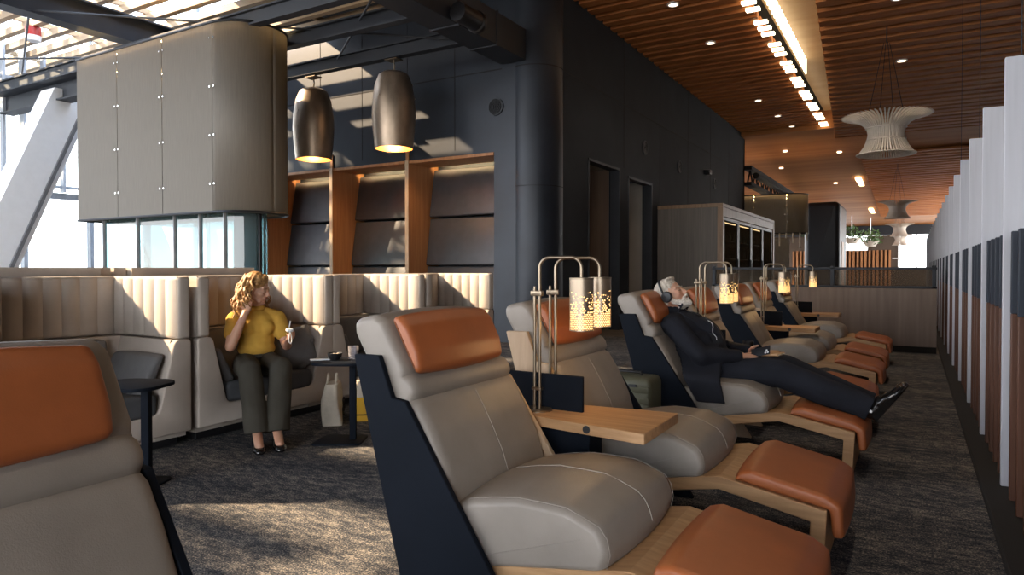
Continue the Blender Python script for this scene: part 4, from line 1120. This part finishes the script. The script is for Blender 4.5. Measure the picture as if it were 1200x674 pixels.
t = thing('duct_mounted_projector', 'black cylindrical projector fixed to the side of the air duct', 'projector', (-5.84,8.62,5.16))
m = MB(); m.lathe([(0.0,-0.28),(0.14,-0.28),(0.15,-0.25),(0.15,0.20),(0.17,0.22),(0.17,0.28),(0.0,0.28)], 28, axis='y', cap=False); obj('housing', m, M['black'], t)
obj('bracket', MB().rbox(-0.20,0.0,-0.05,0.05,-0.03,0.03,0.01,1), M['steel'], t)
t = thing('alarm_sounder', 'red and white alarm unit under the roof timbers', 'alarm', (-15.6,7.165,6.02))  # alarm sounder with beacon, hung from a roof timber
m = MB(); m.lathe([(0.0,0.28),(0.14,0.28),(0.14,0.10),(0.0,0.10)], 24, cap=False); obj('red_body', m, M['redlens'], t)
m = MB(); m.lathe([(0.0,0.10),(0.15,0.10),(0.13,0.0),(0.0,0.0)], 24, cap=False); obj('white_base', m, M['white'], t)

# barrel pendants
def barrel(label, loc):
    t = thing('barrel_pendant', label, 'pendant lamp', loc, 0, 'barrel pendants')
    out = [(0.19,1.38),(0.27,1.33),(0.34,1.15),(0.385,0.85),(0.395,0.60),(0.375,0.30),(0.345,0.0)]; inn = [(0.335,0.0),(0.36,0.30),(0.38,0.60),(0.37,0.85),(0.325,1.14),(0.26,1.31),(0.0,1.35)]
    prof = [(0.0,1.385)]+out
    obj('shell', MB().lathe(prof, 40, cap=False), M['gunmetal'], t)
    obj('lining', MB().lathe([(0.345,0.0)]+inn, 40, cap=False), M['gunmetal_in'], t)
    m = MB()
    for k in range(3):
        a = k*2*PI/3+0.5
        for z, r_ in ((0.06,0.352),(0.30,0.376),(0.6,0.396),(0.9,0.382),(1.15,0.341)): m.ell((r_*math.cos(a), r_*math.sin(a), z), (0.012,0.012,0.012), n=8, m=6)
    obj('rivet', m, M['gunmetal'], t)
    obj('cord', MB().tube([(0,0,1.38),(0.02,0,1.5),(0,0,1.60)], 0.014, 8), M['brass'], t)
    obj('ceiling_plate', MB().rbox(-0.14,0.14,-0.10,0.10,1.60,1.62,0.005,1), M['brass'], t)
    obj('bulb', MB().ell((0,0,0.55), (0.06,0.06,0.09)), M['barrelbulb'], t)
    return t
bl = barrel('patinated metal barrel pendant nearer the round corner column', (-8.16,9.65,3.53))
dup(bl, (-10.2,9.65,3.50), 0, 'patinated metal barrel pendant next to the mesh drum')
for x in (-8.16,-10.2): point('pendant_light', (x,9.65,3.75), 60, (1,0.62,0.28), 0.08)

# wall speakers and grilles
def disc(label, loc, r, axis):
    t = thing('wall_grille', label, 'grille', loc, 0, 'round grilles in the dark wall')
    k = 1 if axis == 'x' else -1
    m = MB(); m.lathe([(r*0.86,0.0),(r*0.88,0.03*k),(r,0.03*k),(r,0.0)], 36, axis=axis); obj('ring', m, M['steel'], t)
    m = MB()
    for q in (0.2,0.4,0.6,0.8): m.lathe([(r*q-0.008,0.002*k),(r*q-0.008,0.02*k),(r*q+0.008,0.02*k),(r*q+0.008,0.002*k)], 30, axis=axis, cap=False)
    obj('grille', m, M['grille'], t); return t
disc('round grille above the niches beside the corner column', (-6.62,YN-0.001,4.32), 0.16, 'y')
disc('round grille on the long dark wall, first from the corner column', (XW+0.001,15.75,4.25), 0.17, 'x')
disc('round grille on the long dark wall, second from the corner column', (XW+0.001,18.55,4.15), 0.17, 'x')
disc('round grille on the long dark wall, third from the corner column', (XW+0.001,22.4,4.10), 0.17, 'x')
t = thing('security_camera', 'small dark camera on the long dark wall above the timber cabinet', 'camera', (XW,21.2,4.25)); obj('body', MB().rbox(0,0.2,-0.13,0.13,0,0.14,0.02,2), M['black'], t)

# ------------------------------------------------------------------ cabinet
t = thing('display_cabinet', 'long timber cabinet with dark glazed doors against the dark wall', 'cabinet', (-4.77,16.7,0))
m = MB(); m.rbox(-0.79,0.79,0,0.04,0,2.9,0.006,1); m.rbox(-0.79,0.79,6.96,7.0,0,2.9,0.006,1); m.box(-0.79,-0.75,0.04,6.96,0,2.9); obj('body', m, M['greywood'], t)
m = MB(); m.rbox(-0.79,0.83,-0.01,7.02,2.84,2.93,0.008,1); m.rbox(0.70,0.83,-0.012,0.16,0,2.84,0.006,1); m.rbox(0.70,0.83,6.86,7.02,0,2.84,0.006,1); m.rbox(0.70,0.82,0.16,6.86,2.62,2.84,0.006,1); m.rbox(0.70,0.82,0.16,6.86,0,0.25,0.006,1); obj('frame', m, M['oak_mid'], t)
for k in range(4):
    y0 = 0.18+k*1.67; m = MB()
    m.rbox(0.74,0.80,y0,y0+0.10,0.26,2.61,0.006,1); m.rbox(0.74,0.80,y0+1.55,y0+1.65,0.26,2.61,0.006,1); m.rbox(0.74,0.80,y0+0.1,y0+1.55,2.53,2.61,0.006,1); m.rbox(0.74,0.80,y0+0.1,y0+1.55,0.26,0.34,0.006,1)
    d = obj('door', m, M['fardark'], t, ang=25)
    obj('pane', MB().box(0.765,0.775,y0+0.1,y0+1.55,0.34,2.53), M['smokeglass'], d)
    obj('handle', MB().rbox(0.80,0.84,y0+1.50,y0+1.53,1.1,1.6,0.006,1), M['black'], d)
m = MB()
for z in (0.7,1.15,1.6,2.05): m.box(-0.70,0.6,0.1,6.9,z,z+0.02)
obj('shelf', m, M['fardark'], t)
obj('light_strip', MB().box(0.45,0.49,0.3,6.7,2.56,2.58), M['softled'], t)
bk = None
for k in range(40):
    z = (0.72,1.17,1.62,2.07)[k % 4]; y = 16.95+0.165*k; nm = 'bottle'
    if bk is None:
        m = MB(); m.lathe([(0.0,0.0),(0.037,0.0),(0.038,0.20),(0.014,0.25),(0.014,0.31),(0.0,0.31)], 12, cap=False)
        bk = props(obj('bottle', m, M['tealglass'], loc=(-4.55,y,z)), 'bottle on the shelves behind the dark glazed cabinet doors', 'bottle', 'bottles in the timber cabinet')
    else:
        c = bk.copy(); COL.objects.link(c); c.location = (-4.70+0.16*(k % 3), y, z)

# ------------------------------------------------------------------ low glazed partition
t = thing('room_divider', 'low smoked-timber divider topped with glass at the end of the recliner row', 'divider', (-1.6,12.7,0))
m = MB(); m.rbox(-1.6,1.93,0,0.10,0.10,1.03,0.004,1); obj('panel', m, M['panelwood'], t, ang=25)
obj('base', MB().rbox(-1.6,1.93,0.01,0.09,0,0.10,0.004,1), M['darkvoid'], t)
m = MB(); m.rbox(-1.6,1.93,0.02,0.08,1.03,1.07,0.006,1); m.rbox(-1.6,1.93,0.02,0.08,1.335,1.375,0.006,1); obj('rail', m, M['steel'], t)
for x in (-1.56,0.42,1.89):
    obj('post', MB().rbox(x-0.03,x+0.03,0.02,0.08,1.03,1.40,0.006,1), M['steel'], t)
for a, b in ((-1.53,0.39),(0.45,1.86)): obj('pane', MB().box(a,b,0.045,0.055,1.07,1.335), M['smokeglass'], t)
# ------------------------------------------------------------------ slatted screen on the right
t = thing('slatted_screen', 'tall screen of white, navy and brown upright boards along the carpet edge', 'screen', (0.36,2.0,0))
obj('plinth', MB().rbox(0.005,0.55,-1.0,34,0,0.055,0.006,1), M['darkvoid'], t)
wf = nf = None
for k in range(22):
    yy = 0.05+k*1.47
    if wf is None:
        wf = obj('white_board', MB().rbox(0.10,0.245,-0.02,0.02,0.055,2.60,0.004,1), M['finwhite'], t, loc=(0,yy,0)); wf['label'] = 'tall whitewashed board'
    else:
        c = wf.copy(); COL.objects.link(c); c.parent = t; c.location = (0,yy,0)
    if k > 17: continue
    for j in range(1, 5):
        y2 = yy-1.47+j*0.294
        if nf is None:
            nf = obj('dark_board', MB().rbox(0.113,0.31,-0.02,0.02,0.055,1.10,0.004,1), M['finbrown'], t, loc=(0,y2,0)); nf['label'] = 'shorter board, brown below and navy above'
            nt_ = obj('navy_top', MB().rbox(0.112,0.311,-0.021,0.021,1.10,1.56,0.004,1), M['finnavy'], nf)
        else:
            c = nf.copy(); COL.objects.link(c); c.parent = t; c.location = (0,y2,0)
            d = nt_.copy(); COL.objects.link(d); d.parent = c
obj('back_rail', MB().rbox(0.33,0.37,-1,34,0.4,0.5,0.005,1), M['fardark'], t)
m = MB()
for k in (2, 4, 6): m.tube([(0.18,0.05+k*1.47,2.6),(0.18,0.05+k*1.47,5.9)], 0.003, 5)
obj('hanging_wire', m, M['steel'], t)

# ------------------------------------------------------------------ hanging slatted pendants
def jelly(label, loc):
    t = thing('slatted_pendant', label, 'pendant lamp', loc, 0, 'slatted ply pendants')
    prof = [(0.50,0.0),(0.45,0.06),(0.38,0.16),(0.33,0.28),(0.31,0.40),(0.33,0.50),(0.42,0.60),(0.58,0.68),(0.78,0.73)]
    m = MB(); n = 60
    for k in range(n):
        a = 2*PI*k/n; vs = []; ca, sa = math.cos(a), math.sin(a)
        for r_, z in prof:
            w_ = 0.07+0.10*max(0, (r_-0.36)/0.42)
            for dr, dt in ((0.0,-0.011),(-w_,-0.011),(-w_,0.011),(0.0,0.011)):
                vs.append(((r_+dr)*ca-dt*sa, (r_+dr)*sa+dt*ca, z))
        fs = []
        for j in range(len(prof)-1):
            for q in range(4): p = (q+1) % 4; fs.append((4*j+q,4*j+p,4*j+4+p,4*j+4+q))
        e = 4*(len(prof)-1); fs += [(3,2,1,0),(e,e+1,e+2,e+3)]; m.add(vs, fs)
    obj('slats', m, M['pendantslat'], t, ang=30)
    m = MB()
    for r_, z in ((0.33,0.28),(0.50,0.01),(0.34,0.50)): m.tube([(r_*math.cos(2*PI*k/36), r_*math.sin(2*PI*k/36), z) for k in range(36)], 0.012, 6, True)
    obj('ring', m, M['pendantslat'], t)
    m = MB(); m.lathe([(0.0,0.10),(0.24,0.10),(0.24,0.14),(0.0,0.14)], 28, cap=False); obj('inner_plate', m, M['white'], t)
    m = MB()
    for k in range(4):
        a = k*PI/2+0.4; m.tube([(0.36*math.cos(a),0.36*math.sin(a),0.54),(0.05*math.cos(a),0.05*math.sin(a),2.1)], 0.006, 5)
    m.tube([(0,0,2.1),(0,0,2.45)], 0.012, 6)
    obj('cable', m, M['darkmetal'], t)
    return t
jl = jelly('slatted hourglass pendant hanging nearest, large under the slatted ceiling', (-0.46,14.7,3.50))
for i, (y, tx) in enumerate(((33.5,'second slatted hourglass pendant, smaller, hanging behind the large one'),(46.0,'third slatted hourglass pendant down the hall'),(55.0,'small slatted hourglass pendant in front of the far window'))):
    dup(jl, (-0.60-0.1*i,y,3.50-0.25*i), 0.3*i, tx)

# ------------------------------------------------------------------ ceiling lights
t = thing('ceiling_light_strip', 'long broken strip of bright panels along the ceiling recess', 'ceiling light', (-2.72,5.0,6.36))
y = 3.2; k = 0; pm = None
while y < 21.3:
    if k % 4 != 3:
        if pm is None: pm = obj('light_panel', MB().rbox(-0.13,0.13,0,0.14,0.0,0.05,0.004,1), M['stripled'], t, loc=(0,y,0))
        else: c = pm.copy(); COL.objects.link(c); c.parent = t; c.location = (0,y,0)
    y += 0.40; k += 1
m = MB(); y = 2.0
while y < 14.5: m.box(0.22,0.25,y,y+0.11,0.14,0.54); y += 0.26
obj('fluted_diffuser', m, M['fluteled'], t)
for i, yy in enumerate((36.5,48.0)):
    z = 6.3-1.75*(yy-26.4)/33.6-0.1
    t = thing('ceiling_light_strip', ['shorter bright strip in the boarded ceiling beyond the large pendant', 'faint bright strip farther along the boarded ceiling'][i], 'ceiling light', (-2.3,yy,z))
    obj('light_panel', MB().rbox(-0.12,0.12,0,4.5,-0.06,0.05,0.01,1), M['softled'], t)
DL = [(-0.25,1.5,5.88),(-0.25,5.4,5.88),(-0.25,9.3,5.88),(-0.25,13.2,5.88),(-0.25,17.2,5.88),(-4.0,12.9,6.40),(-3.95,15.5,6.40),(-4.05,21.5,6.40),(-3.9,24.0,6.40),(-3.75,26.0,6.40)]  # those over the recliners are out of view, added to lift the shadows
DLab = ['unseen downlight added as fill over the front footrests', 'unseen downlight added as fill over the bearded man', 'unseen downlight added as fill over the end of the recliner row', 'round downlight in the slatted ceiling before the large hourglass pendant', 'round downlight in the slatted ceiling behind the large hourglass pendant','round downlight highest in the picture beside the dark wall', 'round downlight second along the dark wall top', 'round downlight third along the dark wall top', 'round downlight fourth along the dark wall top', 'round downlight where the slats end']
for (x, y, z), lb in zip(DL, DLab):
    t = thing('downlight', lb, 'downlight', (x,y,z), 0, 'recessed downlights')
    obj('lens', MB().lathe([(0.0,0.0),(0.085,0.0),(0.085,0.02),(0.0,0.02)], 24, cap=False), M['down'], t); obj('trim_ring', MB().lathe([(0.085,-0.005),(0.115,-0.005),(0.115,0.03),(0.085,0.03)], 24, cap=False), M['white'], t)
    spot('downlight_beam', (x,y,z-0.03), 60 if x < -2 else 75, 100, (1.0,0.80,0.60))
for i, (x, y) in enumerate(((-4.5,29.5),(-2.6,30.5),(-5.2,33),(-1.2,36),(-3.4,38),(-5.5,41))):
    z = 6.3-1.75*(y-26.4)/33.6-0.03
    t = thing('downlight', 'small round downlight in the boarded ceiling, number aside: %s' % ['above the second mesh drum', 'between the second drum and the pendants', 'over the black kiosk front', 'beside the second pendant', 'over the kiosk end', 'deep in the hall near the plants'][i], 'downlight', (x,y,z), 0, 'recessed downlights'); t['label'] = t['label'].replace('number aside: ', '')
    obj('lens', MB().lathe([(0.0,-0.02),(0.09,-0.02),(0.09,0.02),(0.0,0.02)], 16, cap=False), M['down'], t)

# ------------------------------------------------------------------ far things
t = drum('mesh_drum', 'smaller lit mesh drum screen beyond the end of the dark wall', -8.0, -4.3, 28.6, 31.5, 0.7, 2.75, 4.3, 3)
m = MB()
for k in range(9): m.tube([(0.6+0.25*k,-0.05,2.75-(0.2+0.5*((k*7) % 5)/5)),(0.6+0.25*k,-0.05,2.75)], 0.03, 6)
obj('fringe_rod', m, M['pendantslat'], t)
t = thing('service_truss', 'dark ceiling truss and pipes above the smaller mesh drum', 'truss', (-5.4,28.2,5.0))
m = MB(); m.box(-0.25,0.05,-1.0,12,0.15,0.30); m.box(-0.25,0.05,-1.0,12,-0.45,-0.32); m.tube([(0.2,-1,-0.1),(0.2,11,-0.1)], 0.12, 10)
for k in range(12): m.tube([(-0.1,-1+k,-0.35),(-0.1,-0.5+k,0.2),(-0.1,k,-0.35)], 0.035, 6)
obj('body', m, M['darkvoid'], t)
t = thing('kiosk', 'tall black lacquered kiosk block beyond the timber cabinet', 'kiosk', (-3.6,34,0)); m = MB(); m.rbox(-0.75,0.75,0,3.5,0,4.4,0.25,6); obj('body', m, M['fardark'], t)
obj('doorway', MB().rbox(0.74,0.77,0.8,1.9,0,2.6,0.01,1), M['nichewood'], t)
t = thing('back_bar', 'dim bar counter under the smaller mesh drum', 'counter', (-6.3,29,0)); m = MB(); m.rbox(-1.4,2.0,0,1.0,0,1.15,0.02,1); obj('body', m, M['panelwood'], t); m = MB(); m.rbox(-1.4,1.9,1.0,1.1,1.2,2.6,0.02,1); obj('splashback', m, M['greyfab2'], t)
for i in range(4):
    t = thing('hanging_planter', 'hanging planter of trailing green plants, %s' % ['first from the black kiosk','second from the black kiosk','third from the black kiosk','beside the far window'][i], 'planter', (-5.4+1.0*i,46+1.4*i,3.25-0.15*i), 0, 'hanging planters')
    obj('bowl', MB().lathe([(0.0,0.0),(0.28,0.0),(0.36,0.14),(0.55,0.36),(0.5,0.36),(0.3,0.14),(0.0,0.10)], 24, cap=False), M['pendantslat'], t)
    m = MB()
    for k in range(150):
        a = rnd.uniform(0, 2*PI); r_ = rnd.uniform(0.1,0.75); z = rnd.uniform(0.25,1.05)*(1.1-0.5*r_)-0.25*(r_ > 0.55)*rnd.random()
        c = Vector((r_*math.cos(a), r_*math.sin(a), z+0.1)); u = Vector((rnd.uniform(-1,1),rnd.uniform(-1,1),rnd.uniform(-1,0.5))).normalized()*0.13; v = u.orthogonal().normalized()*0.05
        m.add([c-u,c+v,c+u,c-v], [(0,1,2,3)])
    obj('foliage', m, M['leaf'], t, smooth=False)
    obj('cable', MB().tube([(0,0,0.3),(0,0,1.9)], 0.012, 5), M['chrome'], t)
